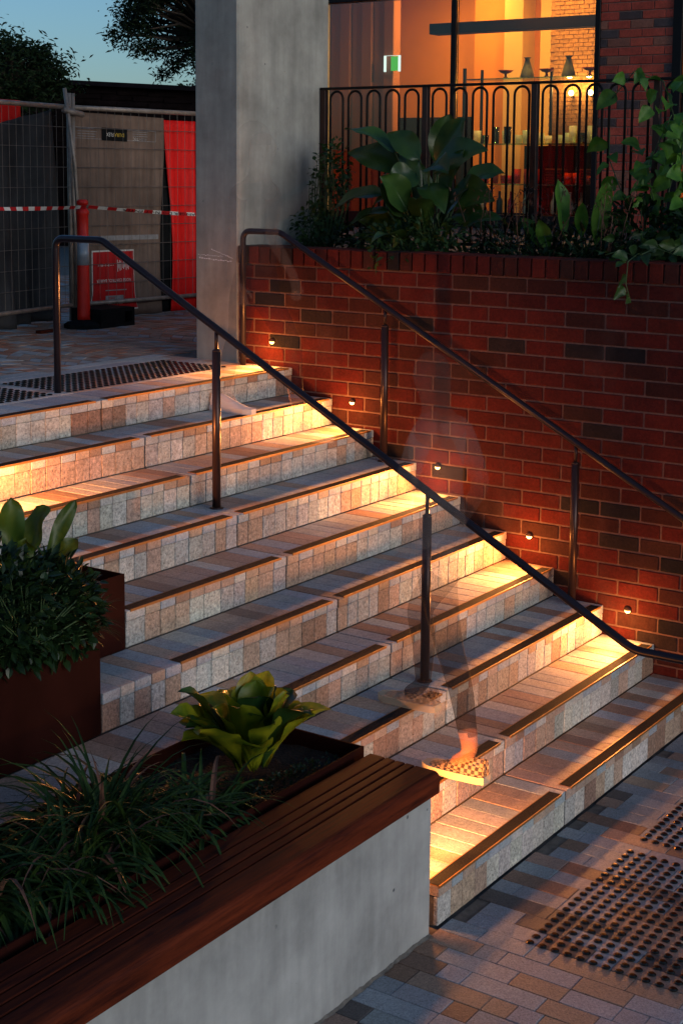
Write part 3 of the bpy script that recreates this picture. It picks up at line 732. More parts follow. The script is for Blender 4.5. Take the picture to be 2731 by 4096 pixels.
# printed strip near the top of the blanket
for (a, b, c, d_) in ((1.29, 2.15, 3.196, 3.200), (1.29, 2.15, 3.108, 3.112), (1.29, 1.294, 3.108, 3.2), (2.146, 2.15, 3.108, 3.2)):
    patch('strip_frame', UX(a), UX(b), WZ(c), WZ(d_), 'greyprint', .006, 10)
patch('strip_badge', UX(1.56), UX(1.84), WZ(3.100), WZ(3.204), 'rubber', .008)
text_mesh('lettering', 'DURA', 1.752, 3.152, .044, 'yellow', .011, bl, True, .9)
text_mesh('lettering', 'FLEX', 1.648, 3.152, .044, 'white', .011, bl, True, .9)
for q in range(4): patch('small_print', UX(1.32), UX(1.32+rnd.uniform(.16, .2)), WZ(3.185-q*.02), WZ(3.190-q*.02), 'greyprint', .006, 6)
for q in range(3): patch('small_print', UX(1.90), UX(2.06), WZ(3.182-q*.018), WZ(3.187-q*.018), 'greyprint', .006, 6)
text_mesh('lettering', 'TEC', 1.93, 3.126, .034, 'white', .008, bl, True)
text_mesh('lettering', 'HUSH', 2.01, 3.126, .034, 'greyprint', .008, bl, True)
patch('tape_band', UX(1.55), UX(2.22), WZ(2.285), WZ(2.325), 'greyprint', .006, 12)
# delineator post
dl = empty('traffic_delineator', (.945, 5.45, TOP), label='red-orange plastic delineator post with grey band in front of the fence', cat='bollard')
m = MB(); m.lathe([(.155, 0), (.155, .03), (.125, .05), (.06, .065), (.0, .066)], (.945, 5.45, TOP), 8); m.build('base', MT['rubber'], dl, smooth=False)
m = MB(); m.lathe([(.052, .06), (.05, .1), (.046, .484), (.045, .665), (.05, .69), (.05, .71), (.044, .72), (.044, .87), (.052, .885), (.05, .9), (.034, .925), (.018, .93), (.018, .95)], (.945, 5.45, TOP), 20); m.build('post_body', MT['orange'], dl)
m = MB(); m.lathe([(.0475, .487), (.0465, .66)], (.945, 5.45, TOP), 20); m.build('reflective_band', MT['reflect'], dl)
m = MB(); m.lathe([(.018, .945), (.042, .95), (.046, .975), (.032, .99), (0, .992)], (.945, 5.45, TOP), 14); m.build('grab_handle', MT['orange'], dl)
ff = empty('fence_foot', (1.2, 5.5, TOP), label='black plastic fence foot block with square hole beside the delineator', cat='fence foot')
m = MB(); m.box(.98, 1.36, 5.30, 5.62, TOP, TOP+.03); m.box(.98, 1.36, 5.30, 5.62, TOP+.115, TOP+.145); m.box(.98, 1.25, 5.30, 5.62, TOP+.031, TOP+.114); m.box(1.335, 1.36, 5.30, 5.62, TOP+.031, TOP+.114); m.box(1.251, 1.334, 5.5, 5.62, TOP+.031, TOP+.114)
o = m.build('block', MT['rubber'], ff, smooth=False)
def tape(A, B, sag, label):
    n = 60; v, f, mi = [], [], []; A, B = Vector(A), Vector(B)
    for i in range(n+1):
        u = i/n; p = A.lerp(B, u); p.z -= sag*4*u*(1-u); tw = math.sin(u*7+A.x)*.6; hh = .0145
        v += [p+Vector((0, -math.sin(tw)*hh, math.cos(tw)*hh)), p-Vector((0, -math.sin(tw)*hh, math.cos(tw)*hh))]
    for i in range(n): f.append((2*i, 2*i+2, 2*i+3, 2*i+1)); mi.append((i//2) % 2)
    T = (A, B, sag)
    mesh('barricade_tape', v, f, [MT['poster'], MT['white']], None, None, False, mi, label=label, cat='tape', group='red and white barricade tape')
tape((.935, 5.40, TOP+.935), (-.9, 5.36, 2.62), .02, 'red and white barricade tape left of the delineator post')
tape((.96, 5.40, TOP+.935), (4.0, 5.30, 2.46), .03, 'red and white barricade tape between the delineator and the column')
box('timber_offcut', .42, .60, 5.38, 5.44, TOP+.001, TOP+.022, MT['wood'], None, .003, label='small timber offcut lying by the foot of the shade cloth', cat='timber')
# red barrier seen only as a reflection in the shop window
cloth('red_sheet', (4.9, 6.62), (6.22, 7.05), 2.31, 3.12, 0., .012, 21, 'redsheet', 'red sheet standing by the shop, seen reflected in the left window', 'sheet')

# ================================================================== BACKGROUND
def at(x, y, t): return M.translation + (fw + R_*((x-1365.5)/5966) - U_*((y-1469.2)/5966))*t
bb = empty('dark_outbuilding', at(500, 480, 24), label='dark brick building with low roof behind the fence', cat='building')
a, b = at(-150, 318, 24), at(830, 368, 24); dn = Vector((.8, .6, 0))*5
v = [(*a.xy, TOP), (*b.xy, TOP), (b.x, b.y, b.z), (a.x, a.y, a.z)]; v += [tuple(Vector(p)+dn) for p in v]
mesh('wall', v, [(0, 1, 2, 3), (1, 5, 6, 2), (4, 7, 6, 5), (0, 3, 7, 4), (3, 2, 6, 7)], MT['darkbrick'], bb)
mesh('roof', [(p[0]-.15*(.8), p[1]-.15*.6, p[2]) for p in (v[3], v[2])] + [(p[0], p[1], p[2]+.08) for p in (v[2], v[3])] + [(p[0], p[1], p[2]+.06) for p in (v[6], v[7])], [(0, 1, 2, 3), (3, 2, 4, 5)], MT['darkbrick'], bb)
mb = MB()
c0 = (a+b)/2; ux = (b-a); ux.z = 0; L = ux.length; ux.normalize()
for c in range(14):
    for j in range(int(L/.5)):
        p = a + ux*(j*.5+(.25 if c % 2 else 0)); z = a.z-.12-c*.09-(p-a).length*((a.z-b.z)/L); q = p+ux*.48
        mb.add([(p.x-.02, p.y-.015, z), (q.x-.02, q.y-.015, z), (q.x-.02, q.y-.015, z+.07), (p.x-.02, p.y-.015, z+.07)], [(0, 1, 2, 3)])
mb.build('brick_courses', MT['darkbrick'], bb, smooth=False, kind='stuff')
def tree(base, crown_c, rad, n_cl, leafn, lsize, label, group, keep=None, seed=1, gap=1.0):
    rg = random.Random(seed); base, cc = Vector(base), Vector(crown_c)
    t = empty('tree', base, label=label, cat='tree', group=group)
    m = MB(); ctr = []
    m.tube([base, base.lerp(cc, .5)+Vector((.1, 0, 0)), cc], [.22, .16, .07], 8)
    lf = MB()
    for i in range(n_cl):
        d = Vector((rg.gauss(0, 1), rg.gauss(0, 1), rg.gauss(0, 1))).normalized(); rr = rg.uniform(.35, 1)**.6
        c = cc + Vector((d.x*rad[0], d.y*rad[1], d.z*rad[2]))*rr
        if keep and not keep(c): continue
        s0 = cc.lerp(base, .15); m.tube([s0, s0.lerp(c, .5)+Vector((0, 0, rg.uniform(-.1, .25))), c], [.05, .03, .012], 5, cap=False)
        cs = rg.uniform(.5, 1.1)*gap
        for j in range(leafn):
            g = Vector((rg.gauss(0, 1), rg.gauss(0, 1), rg.gauss(0, .75)))*cs*.38; p = c+g
            dd = Vector((rg.gauss(0, 1), rg.gauss(0, 1), rg.gauss(-.2, .6)))
            lf.leaf(p, dd, lsize*rg.uniform(.7, 1.4), lsize*.45, .4, rg.uniform(-1.5, 1.5), .1, 2)
    m.build('trunk', MT['bark'], t); lf.build('crown', MT['leaf_tree'], t, smooth=False)
tree(at(30, 600, 19).xy.to_3d()+Vector((0, 0, TOP)), at(40, 290, 19), (.72, .72, .46), 85, 110, .08, 'leafy green tree behind the left end of the fence', 'trees beyond the fence', seed=3, gap=.38)
tree(at(900, 700, 32).xy.to_3d()+Vector((0, 0, TOP)), at(850, 20, 32), (2.15, 2.15, 1.9), 230, 140, .12, 'tall dark tree hanging over the roof left of the column', 'trees beyond the fence', seed=9, gap=.5)
tree(at(745, 520, 60).xy.to_3d()+Vector((0, 0, TOP)), at(748, 375, 60), (.55, .55, .28), 20, 40, .22, 'small distant round tree on the skyline beside the column', 'trees beyond the fence', seed=12, gap=.4)

# ================================================================== PLANTS
def bigleaf(parent, base, mid, tip, w, mt, shape=.8, fold=.3, seg=9, wave=.0, roll=None, petiole=True, name='leaf', face=None):
    """one leaf: petiole from base to mid, blade from mid to tip, arching"""
    base, mid, tip = Vector(base), Vector(mid), Vector(tip); ax = tip-mid; L = ax.length
    t0 = ax.normalized(); side = t0.cross(Vector(face) if face else Vector((0, 0, 1))); side = side.normalized() if side.length > .05 else Vector((0, 1, 0))
    side = (Matrix.Rotation(rnd.uniform(-.7, .7) if roll is None else roll, 3, t0) @ side); nrm = side.cross(t0)
    arch = L*rnd.uniform(.10, .2); m = MB(); v, f = [], []; ph = rnd.random()*6; NC = 7
    for k in range(seg+1):
        u = k/seg; c = mid.lerp(tip, u) + Vector((0, 0, 1))*arch*4*u*(1-u)*.8
        ww = w*.5*max(.03, math.sin(math.pi*u**shape)**(.85 if shape < 1.4 else .62) if 0 < u < 1 else 0)
        for q in range(NC):
            a = (q/(NC-1)-.5)*2
            v.append(c + side*ww*a + nrm*(abs(a)*fold*ww + wave*w*math.sin(u*11+ph+a*2)*abs(a) + (.004*w*math.sin(u*40) if q in (1, 5) else 0)))
    for k in range(seg):
        for q in range(NC-1): a = k*NC+q; f.append((a, a+1, a+NC+1, a+NC))
    m.add(v, f)
    if petiole: m.tube([base, base.lerp(mid, .5)+Vector((0, 0, .02)), mid, mid.lerp(tip, .45)+Vector((0, 0, arch*.75))-nrm*.003], [.010, .008, .006, .003], 6, 1)
    return m.build(name, [MT[mt], MT['stem']], parent, base)
# --- broad-leaved plant in the brick planter
pl = empty('broadleaf_plant', (.48, 2.05, 2.33), label='large dark broad-leaved plant in the brick planter before the railing', cat='plant')
B0 = Vector((.48, 2.05, 2.32))
TIPS = [((.46, 2.30, 2.98), (.42, 2.66, 3.13), .15), ((.5, 2.02, 2.90), (.45, 1.80, 3.19), .14), ((.42, 2.0, 2.86), (.40, 1.62, 3.0), .16), ((.40, 2.35, 2.72), (.34, 2.72, 2.60), .16),
        ((.55, 1.95, 2.72), (.5, 1.62, 2.70), .17), ((.5, 2.28, 2.86), (.52, 2.70, 2.98), .16), ((.58, 2.06, 2.9), (.6, 2.0, 3.22), .15), ((.38, 2.05, 2.78), (.30, 1.85, 2.62), .15),
        ((.44, 2.22, 2.78), (.36, 2.42, 2.62), .14), ((.40, 2.12, 2.86), (.26, 2.22, 2.74), .15), ((.6, 2.2, 2.84), (.66, 2.52, 2.84), .15), ((.62, 1.9, 2.8), (.7, 1.66, 2.86), .15),
        ((.36, 2.0, 2.88), (.22, 1.78, 2.86), .14), ((.5, 2.15, 2.94), (.45, 2.36, 3.10), .13), ((.56, 1.92, 2.62), (.52, 1.70, 2.52), .15), ((.38, 2.3, 2.62), (.30, 2.58, 2.50), .14)]
for md, tp, w in TIPS: bigleaf(pl, B0+Vector((rnd.uniform(-.05, .05), rnd.uniform(-.07, .07), 0)), md, tp, w*1.25, 'leaf_dark', .75, .3, 12, .05, rnd.uniform(-.6, .6), face=(-.6, -.35, .75))
def leafcloud(name, label, cat, centres, n, L, w, mt, base, stemr=.004, droop=.6, part='foliage', group=None, stems=True, hang=0., sd=1):
    rg = random.Random(sd); t = empty(name, base, label=label, cat=cat, group=group); lf, st = MB(), MB()
    tot = sum(r[0]*r[1]*r[2] for _, r in centres)
    for c, r in centres:
        c = Vector(c); k = int(n*r[0]*r[1]*r[2]/tot)
        for i in range(k):
            d = Vector((rg.gauss(0, 1), rg.gauss(0, 1), rg.gauss(0, 1))).normalized(); q = rg.uniform(.3, 1)**.5
            p = c+Vector((d.x*r[0], d.y*r[1], d.z*r[2]))*q
            dd = d+Vector((rg.gauss(0, .5), rg.gauss(0, .5), rg.gauss(.15-hang, .5)))
            lf.leaf(p, dd, L*rg.uniform(.6, 1.3), w*rg.uniform(.8, 1.2), droop, rg.uniform(-.8, .8), .25, 3, .8)
            if stems and i % 9 == 0: st.tube([(base[0]+(p.x-base[0])*.3, base[1]+(p.y-base[1])*.5, base[2]), p.lerp(Vector((base[0], p.y, base[2])), .4)+Vector((0, 0, .02)), p], [stemr, stemr*.8, stemr*.4], 4, cap=False)
    lf.build(part, MT[mt], t, smooth=False, kind='stuff')
    if stems and st.v: st.build('stems', MT['stem'], t)
    return t
leafcloud('trailing_shrub', 'small-leaved green shrub spilling over the brick coping', 'shrub', [((.28, 2.12, 2.44), (.2, .30, .12)), ((.05, 2.05, 2.38), (.10, .18, .07)), ((-.01, 2.16, 2.32), (.03, .06, .08)), ((.3, 1.9, 2.5), (.2, .2, .1))], 620, .048, .026, 'leaf_ivy', (.4, 2.05, 2.33), sd=4)
leafcloud('ivy', 'climbing ivy at the end of the railing beside the column', 'ivy', [((.70, 2.98, 2.72), (.13, .14, .36)), ((.6, 3.0, 2.5), (.18, .15, .16)), ((.62, 2.86, 2.9), (.10, .10, .2))], 900, .036, .026, 'leaf_ivy', (.62, 3.0, 2.33), hang=.5, sd=5)
leafcloud('ground_cover', 'dark ground cover along the foot of the planter railing', 'plant', [((.45, 1.2, 2.36), (.25, .9, .06)), ((.45, 2.7, 2.37), (.25, .4, .06)), ((.4, .3, 2.38), (.25, .6, .08))], 1300, .05, .022, 'leaf_shrub', (.45, 1.4, 2.33), stems=False, sd=6)
def strap_clump(name, label, base, n, L, w, spread, mt, group=None, sd=1, lean=(0, 0), dry=.06, droop=1.3):
    rg = random.Random(sd); t = empty(name, base, label=label, cat='grass' if 'grass' in name else 'plant', group=group); m = MB()
    for i in range(n):
        a = rg.random()*6.283; e = rg.uniform(.25, 1.25); d = Vector((math.cos(a)*math.cos(e)+lean[0], math.sin(a)*math.cos(e)+lean[1], math.sin(e)))
        p = Vector(base)+Vector((rg.gauss(0, spread[0]), rg.gauss(0, spread[1]), 0))
        m.leaf(p, d, L*rg.uniform(.55, 1.15), w*rg.uniform(.7, 1.2), droop*rg.uniform(.6, 1.5), rg.uniform(-.3, .3), .3, 7, .5, 1 if rg.random() < dry else 0, tipw=.06)
    m.build('foliage', [MT[mt], MT['leaf_dry']], t, smooth=False, kind='stuff'); return t
for i, (yy, l) in enumerate(((1.62, 'clump of dried flower stalks right of the broad-leaved plant'), (1.22, 'clump of dried flower stalks before the middle of the shop shelves'), (.80, 'clump of dried flower stalks left of the climbing vine'))):
    t = strap_clump('flower_stalk_clump', l, (.45, yy, 2.33), 70, .30, .014, (.05, .09), 'leaf_strap', 'dried flower stalk clumps in the brick planter', 20+i)
    m = MB(); h = MB()
    for q in range(12):
        p = Vector((.45+rnd.gauss(0, .06), yy+rnd.gauss(0, .09), 2.34)); q2 = p+Vector((rnd.gauss(0, .05), rnd.gauss(0, .08), rnd.uniform(.22, .46))); m.tube([p, p.lerp(q2, .5)+Vector((0, .01, .02)), q2], [.004, .003, .002], 5)
        for z in range(9): h.leaf(q2+Vector((rnd.gauss(0, .025), rnd.gauss(0, .03), rnd.gauss(0, .03))), (rnd.gauss(0, 1), rnd.gauss(0, 1), rnd.gauss(.2, .8)), .035, .012, .6, 0, .3, 3)
    m.build('stalks', MT['leaf_dry'], t, kind='stuff'); h.build('flower_heads', MT['leaf_dry'], t, smooth=False, kind='stuff')
pp = empty('young_leafy_plant', (.42, 1.0, 2.33), label='young plant with upright bright green leaves in the planter', cat='plant')
for md, tp, w in [((.42, 1.12, 2.5), (.40, 1.16, 2.83), .11), ((.42, .92, 2.45), (.38, .84, 2.82), .12), ((.38, 1.2, 2.42), (.30, 1.22, 2.60), .09), ((.5, .98, 2.5), (.55, .9, 2.72), .09), ((.44, 1.02, 2.5), (.36, .98, 2.7), .08), ((.5, 1.3, 2.42), (.46, 1.42, 2.60), .09)]:
    bigleaf(pp, (.42, 1.0, 2.33), md, tp, w, 'leaf_bright', .85, .3, wave=.06, face=(-.8, -.5, .4))
# --- climbing vine on the right of the railing
vn = empty('climbing_vine', (.7, .62, 2.33), label='bright green vine climbing the railing at the right edge', cat='vine')
st = MB(); rg = random.Random(31)
def vine_leaf(parent, p, d, L, mt='leaf_bright'):
    d = Vector(d).normalized(); bigleaf(parent, p, Vector(p)+d*.012, Vector(p)+d*L, L*.64, mt, .66, .28, 8, .06, rg.uniform(-1.1, 1.1), False, face=(-.7, -.5, .5))
VP = [[(.7, .60, 2.33), (.8, .66, 2.7), (.86, .60, 3.05), (.84, .72, 3.40), (.80, .88, 3.46), (.72, .98, 3.30)], [(.7, .55, 2.33), (.78, .45, 2.8), (.86, .40, 3.2), (.86, .36, 3.48)], [(.65, .6, 2.33), (.6, .78, 2.6), (.62, .90, 2.85), (.70, .98, 2.95), (.74, 1.0, 3.12)], [(.7, .5, 2.33), (.55, .42, 2.62), (.5, .45, 2.9), (.62, .5, 3.1)], [(.7, .62, 2.4), (.6, .7, 2.9), (.74, .62, 3.2)]]
for path in VP:
    st.tube(path, .0035, 5)
    for a, b in zip(path[:-1], path[1:]):
        n = max(2, int((Vector(b)-Vector(a)).length/.065))
        for q in range(n):
            p = Vector(a).lerp(Vector(b), (q+rg.random()*.6)/n)
            vine_leaf(vn, p, (rg.uniform(-1, .15), rg.gauss(0, .7), rg.uniform(-1.1, .2)), rg.uniform(.10, .17))
for q in range(26):
    p = Vector((rg.uniform(.45, .72), rg.uniform(.3, .8), rg.uniform(2.45, 3.0))); vine_leaf(vn, p, (rg.uniform(-1, 0), rg.gauss(0, .7), rg.uniform(-.9, .3)), rg.uniform(.09, .16))
st.build('stems', MT['stem'], vn)
hv = empty('trailing_vine', (.3, .5, 2.33), label='vine trailing down over the brick coping at the right', cat='vine')
st = MB()
HP = [[(.3, .45, 2.36), (.05, .5, 2.44), (-.035, .52, 2.40), (-.03, .53, 2.28), (-.025, .50, 2.18)], [(.3, .3, 2.4), (.1, .42, 2.47), (-.02, .45, 2.44)], [(.3, .5, 2.36), (.1, .62, 2.45), (-.01, .66, 2.43)], [(.35, .2, 2.4), (.12, .26, 2.5), (0, .3, 2.46)]]
for path in HP:
    st.tube(path, .003, 5)
    for a, b in zip(path[:-1], path[1:]):
        n = max(2, int((Vector(b)-Vector(a)).length/.055))
        for q in range(n):
            p = Vector(a).lerp(Vector(b), (q+rg.random()*.6)/n); vine_leaf(hv, p, (rg.uniform(-1, -.2), rg.gauss(0, .7), rg.uniform(-.7, .35)), rg.uniform(.06, .11), 'leaf_ivy')
for q in range(22):
    p = Vector((rg.uniform(.05, .45), rg.uniform(.1, .75), rg.uniform(2.38, 2.58))); vine_leaf(hv, p, (rg.uniform(-1, 0), rg.gauss(0, .7), rg.uniform(-.4, .5)), rg.uniform(.07, .12), 'leaf_ivy')
st.build('stems', MT['stem'], hv)
# --- nest fern, strap grass and ground cover in the bench trough
nf = empty('nest_fern', (-3.16, .62, .60), label='lime green broad-leaved nest fern in the trough by the timber bench', cat='plant')
rg = random.Random(17)
for i in range(36):
    a = i*2.4 + rg.uniform(-.25, .25); inner = i < 13; e = rg.uniform(1.1, 1.45) if inner else rg.uniform(.55, 1.15)
    d = Vector((math.cos(a)*math.cos(e), math.sin(a)*math.cos(e), math.sin(e))); L = rg.uniform(.25, .36) if not inner else rg.uniform(.26, .34)
    b = Vector((-3.16+math.cos(a)*.03, .62+math.sin(a)*.03, .60)); tp = b+d*L*1.1
    bigleaf(nf, b, b+d*.03, tp, rg.uniform(.115, .155), 'leaf_lime' if rg.random() < .8 else 'leaf_dark', 1.7, .42, 11, .09, rg.uniform(-.3, .3), False)
for i, (bx, by, n, L, l) in enumerate(((-4.02, .60, 620, .50, 'largest arching strap-leaf clump in the trough, left of the nest fern'), (-4.50, .64, 420, .48, 'strap-leaf clump at the left edge of the picture'), (-3.68, .50, 240, .36, 'small strap-leaf clump nearest to the nest fern'), (-4.25, .46, 300, .40, 'strap-leaf clump drooping towards the timber bench'))):
    strap_clump('strap_grass', l, (bx, by, .60), n, L, .018, (.08, .06), 'leaf_strap', 'strap-leaf clumps in the bench trough', 40+i, droop=2.1)
leafcloud('ground_cover', 'tiny-leaved ground cover in the trough before the nest fern', 'plant', [((-3.25, .42, .61), (.38, .09, .03)), ((-3.6, .40, .61), (.2, .08, .04))], 1500, .016, .009, 'leaf_shrub', (-3.3, .42, .60), stems=False, sd=8)
# --- planter box at the left: dense shrub, canna leaves, dry grass tuft
leafcloud('dense_shrub', 'dense dark glossy shrub filling the front steel planter', 'shrub', [((-3.56, 1.32, 1.20), (.27, .22, .20)), ((-3.62, 1.34, 1.22), (.30, .22, .20)), ((-3.85, 1.30, 1.28), (.26, .24, .24)), ((-3.46, 1.30, 1.13), (.14, .16, .14)), ((-4.2, 1.34, 1.2), (.3, .2, .2)), ((-3.75, 1.24, 1.15), (.28, .12, .12))], 5200, .048, .027, 'leaf_shrub', (-3.8, 1.36, 1.09), sd=14, droop=.4)
cp = empty('canna_plant', (-3.62, 1.42, 1.09), label='broad green leaves standing above the dark shrub at the left edge', cat='plant')
for md, tp, w in [((-3.60, 1.42, 1.30), (-3.60, 1.42, 1.63), .12), ((-3.56, 1.40, 1.32), (-3.46, 1.38, 1.58), .13), ((-3.47, 1.40, 1.30), (-3.31, 1.37, 1.575), .08), ((-3.68, 1.42, 1.32), (-3.80, 1.40, 1.54), .13), ((-3.44, 1.38, 1.28), (-3.33, 1.34, 1.43), .09), ((-3.5, 1.4, 1.26), (-3.42, 1.34, 1.36), .10), ((-3.66, 1.36, 1.3), (-3.66, 1.28, 1.50), .12)]:
    bigleaf(cp, (-3.6, 1.42, 1.09), md, tp, w*.8, 'leaf_canna', 1.45, .35, 12, .17, face=(-.7, -.6, .4))
strap_clump('grass_tuft', 'dry-tipped grass tuft at the right end of the front steel planter', (-3.40, 1.30, 1.09), 160, .20, .005, (.03, .04), 'leaf_strap', None, 55, (.25, -.1), .35)
# black lettering on the tape (printed upside down as it hangs)
def tape_text(parent, A, B, sag, u0, u1, txt):
    cu = bpy.data.curves.new('t', 'FONT'); cu.body = txt; cu.size = .03; cu.resolution_u = 1; to = bpy.data.objects.new('t', cu); me0 = to.to_mesh()
    A, B = Vector(A), Vector(B); L = (B-A).length; xs = [p.co.x for p in me0.vertices]; W_ = max(xs); v = []
    for p in me0.vertices:
        u = u1-(u1-u0)*p.co.x/W_; c = A.lerp(B, u); c.z -= sag*4*u*(1-u); tw = math.sin(u*7+A.x)*.6; o = .008-p.co.y
        v.append(c+Vector((0, -math.sin(tw)*o-.004, math.cos(tw)*o)))
    f = [tuple(p.vertices) for p in me0.polygons]; to.to_mesh_clear(); bpy.data.objects.remove(to)
    mesh('tape_lettering', v, f, MT['rubber'], parent)
for o in [q for q in COL.objects if q.name.startswith('barricade_tape')]:
    if 'column' in o['label']: tape_text(o, (.96, 5.40, TOP+.935), (4.0, 5.30, 2.46), .03, .12, .42, 'DANGER DO NOT ENTER'); tape_text(o, (.96, 5.40, TOP+.935), (4.0, 5.30, 2.46), .03, .45, .75, 'DANGER DO NOT ENTER')

# ================================================================== PEOPLE (faint, as the long exposure shows them)
def m_faint(name, col, a, checker=False, zf=None):
    k = N(name); c = (*col,)
    if checker:
        ch = k.n('TexChecker', i_Scale=62.); k.l(k.pos(), ch.inputs[0]); ch.inputs[1].default_value = (.5, .33, .2, 1); ch.inputs[2].default_value = (.04, .025, .02, 1); c = ch.outputs[0]
    k.done(c, .8, 0, .2); t = k.n('BsdfTransparent'); ms = k.n('MixShader', i_0=a)
    if zf:
        g = k.n('NewGeometry'); sz = k.n('SeparateXYZ'); k.l(g.outputs['Position'], sz.inputs[0]); k.l(k.ramp(sz.outputs[2], zf[0], zf[1], a, zf[2]), ms.inputs[0])
    k.l(t.outputs[0], ms.inputs[1]); k.l(k.b.outputs[0], ms.inputs[2]); k.l(ms.outputs[0], k.o.inputs[0]); return k.m
def skin_mesh(verts, edges, root):
    me = bpy.data.meshes.new('b'); me.from_pydata([v[0] for v in verts], edges, []); o = bpy.data.objects.new('b', me); COL.objects.link(o)
    sk = o.modifiers.new('s', 'SKIN'); sk.use_smooth_shade = True; o.modifiers.new('d', 'SUBSURF').levels = 2
    for i, v in enumerate(verts):
        r = v[1] if isinstance(v[1], tuple) else (v[1], v[1]); me.skin_vertices[0].data[i].radius = r
    me.skin_vertices[0].data[root].use_root = True
    bpy.context.view_layer.update(); ev = o.evaluated_get(bpy.context.evaluated_depsgraph_get()); m2 = ev.to_mesh()
    V = [v.co.copy() for v in m2.vertices]; F = [tuple(p.vertices) for p in m2.polygons]; ev.to_mesh_clear(); bpy.data.objects.remove(o); return V, F
def person(label, feet, hip, lean, up, hz, mats, bounds, shoes, hairlen):
    """feet: (ankle L, ankle R) world points; up: +1 facing +Y, -1 facing -Y"""
    hip = Vector(hip); t = empty('person', (hip.x, hip.y, min(f[2] for f in feet)-.09), label=label, cat='person', group='people blurred by the long exposure')
    vs, es = [], []
    def add(p, r, par=None):
        vs.append((tuple(p), r)); i = len(vs)-1
        if par is not None: es.append((par, i))
        return i
    root = add(hip, (.145, .10)); fy = up
    sp = add(hip+Vector((0, .02*fy+lean*.3, .18)), (.13, .095), root); ch = add(hip+Vector((0, .03*fy+lean*.7, .40)), (.155, .105), sp); nk0 = add(hip+Vector((0, lean, .53)), (.075, .06), ch)
    nk = add(hip+Vector((0, .02*fy+lean, .60)), .05, nk0); h0 = add(hip+Vector((0, .03*fy+lean*1.2, .68)), (.070, .085), nk); h1 = add(hip+Vector((0, .03*fy+lean*1.2, .78)), (.078, .095), h0); add(hip+Vector((0, .02*fy+lean*1.2, .85)), .06, h1)
    add(hip+Vector((0, .13*fy+lean*1.2, .735)), .014, h1)           # nose
    for k, sx in enumerate((-1, 1)):
        fx = Vector(feet[k]); hj = add(hip+Vector((sx*.085, 0, -.06)), .095, root); kn = hip.lerp(fx, .48)+Vector((sx*.03, .10*fy*(1 if (fx.y-hip.y)*fy > 0 else .25), .02))
        kj = add(kn, .064, hj); cf = add(kn.lerp(fx, .4)+Vector((0, -.02*fy, 0)), .056, kj); an = add(fx+Vector((0, 0, .02)), .037, cf); add(fx+Vector((0, .09*fy, -.05)), .034, an)
        sh = add(hip+Vector((sx*.17, lean, .50)), .058, nk0); el = add(hip+Vector((sx*.24, lean*.5-.06*fy*sx, .24)), .042, sh); wr = add(hip+Vector((sx*.25, .10*fy*(1 if sx > 0 else .4), .02)), .028, el)
        pm = add(hip+Vector((sx*.25, .12*fy, -.045)), (.035, .018), wr)
        for q in range(4):
            a = add(hip+Vector((sx*.25, .12*fy+(q-1.5)*.019, -.09)), .009, pm); add(hip+Vector((sx*.243, .13*fy+(q-1.5)*.018, -.135+abs(q-1.5)*.008)), .008, a)
        a = add(hip+Vector((sx*.245, .165*fy, -.05)), .010, pm); add(hip+Vector((sx*.24, .178*fy, -.085)), .009, a)
    V, F = skin_mesh(vs, es, root); mi = []
    lo, hi = bounds; zn = hip.z+.56
    for f in F:
        c = sum((V[i] for i in f), Vector())/len(f); arm = abs(c.x-hip.x) > .20 and c.z < hip.z+.33 and c.z > hip.z-.2
        mi.append(3 if (c.z > zn or arm) else 0 if c.z < lo else (1 if c.z < hi else 2))
    mesh('body', V, F, [*mats[:3], mats[4]], t, None, True, mi)
    # hair cap and length behind the head
    m = MB(); hc = hip+Vector((0, -.01*fy+lean*1.2, .78)); n = 14; v, f = [], []
    for i in range(9):
        e = math.pi/2-i*math.pi/2/6*(1 if i < 7 else 1)
        for q in range(n):
            a = q*2*math.pi/n; front = math.sin(a)*fy
            zz = max(math.sin(e), -.2-(hairlen*8 if front < .25 else 0)) if i < 7 else -.3-(hairlen*9*(i-6)/2 if front < .3 else 0); rr = max(.25, math.cos(max(e, -.2)))*1.0
            v.append(hc+Vector((math.cos(a)*.09*rr, math.sin(a)*.108*rr-.012*fy, .02+zz*.105)))
    for i in range(8):
        for q in range(n): f.append((i*n+q, i*n+(q+1) % n, (i+1)*n+(q+1) % n, (i+1)*n+q))
    mesh('hair', v, f, mats[3], t, None, True)
    for k in range(2):
        fx = Vector(feet[k]); L = .295; z0 = fx.z-.09; heel = fx-Vector((0, .065*fy, 0)); v, f = [], []
        def hw(u): return .034+.014*math.sin(min(1, u*1.25)*math.pi*.62)-(.030*max(0, (u-.82)/.18)**2)
        def oh(u): return .105-.02*u if u < .28 else .098-(.062*min(1, (u-.28)/.55)) if u < .9 else .036-.02*(u-.9)/.1
        NS, NC = 15, 9
        for i in range(NS):
            u = i/(NS-1); y = heel.y+fy*(u*L-.01); w = hw(u) if 0 < u else .026
            for q in range(NC):
                a = math.pi*q/(NC-1); v.append((fx.x+math.cos(a)*w*(1-.25*math.sin(a)), y, z0+.026+math.sin(a)**.8*(oh(u)-.026)))
        for i in range(NS-1):
            for q in range(NC-1): a = i*NC+q; f.append((a, a+1, a+NC+1, a+NC))
        f.append(tuple(range(NC))); f.append(tuple((NS-1)*NC+q for q in range(NC)))
        so = mesh('shoe', v, f, shoes[k][0], t, None, True)
        v, f = [], []; out = [(hw(i/(NS-1)) if i else .026, heel.y+fy*(i/(NS-1)*(L+.008)-.014)) for i in range(NS)]
        ring = [(fx.x+w+.004, y) for w, y in out]+[(fx.x-w-.004, y) for w, y in out[::-1]]; n = len(ring)
        for zz in (z0+.001, z0+.032): v += [(x, y, zz) for x, y in ring]
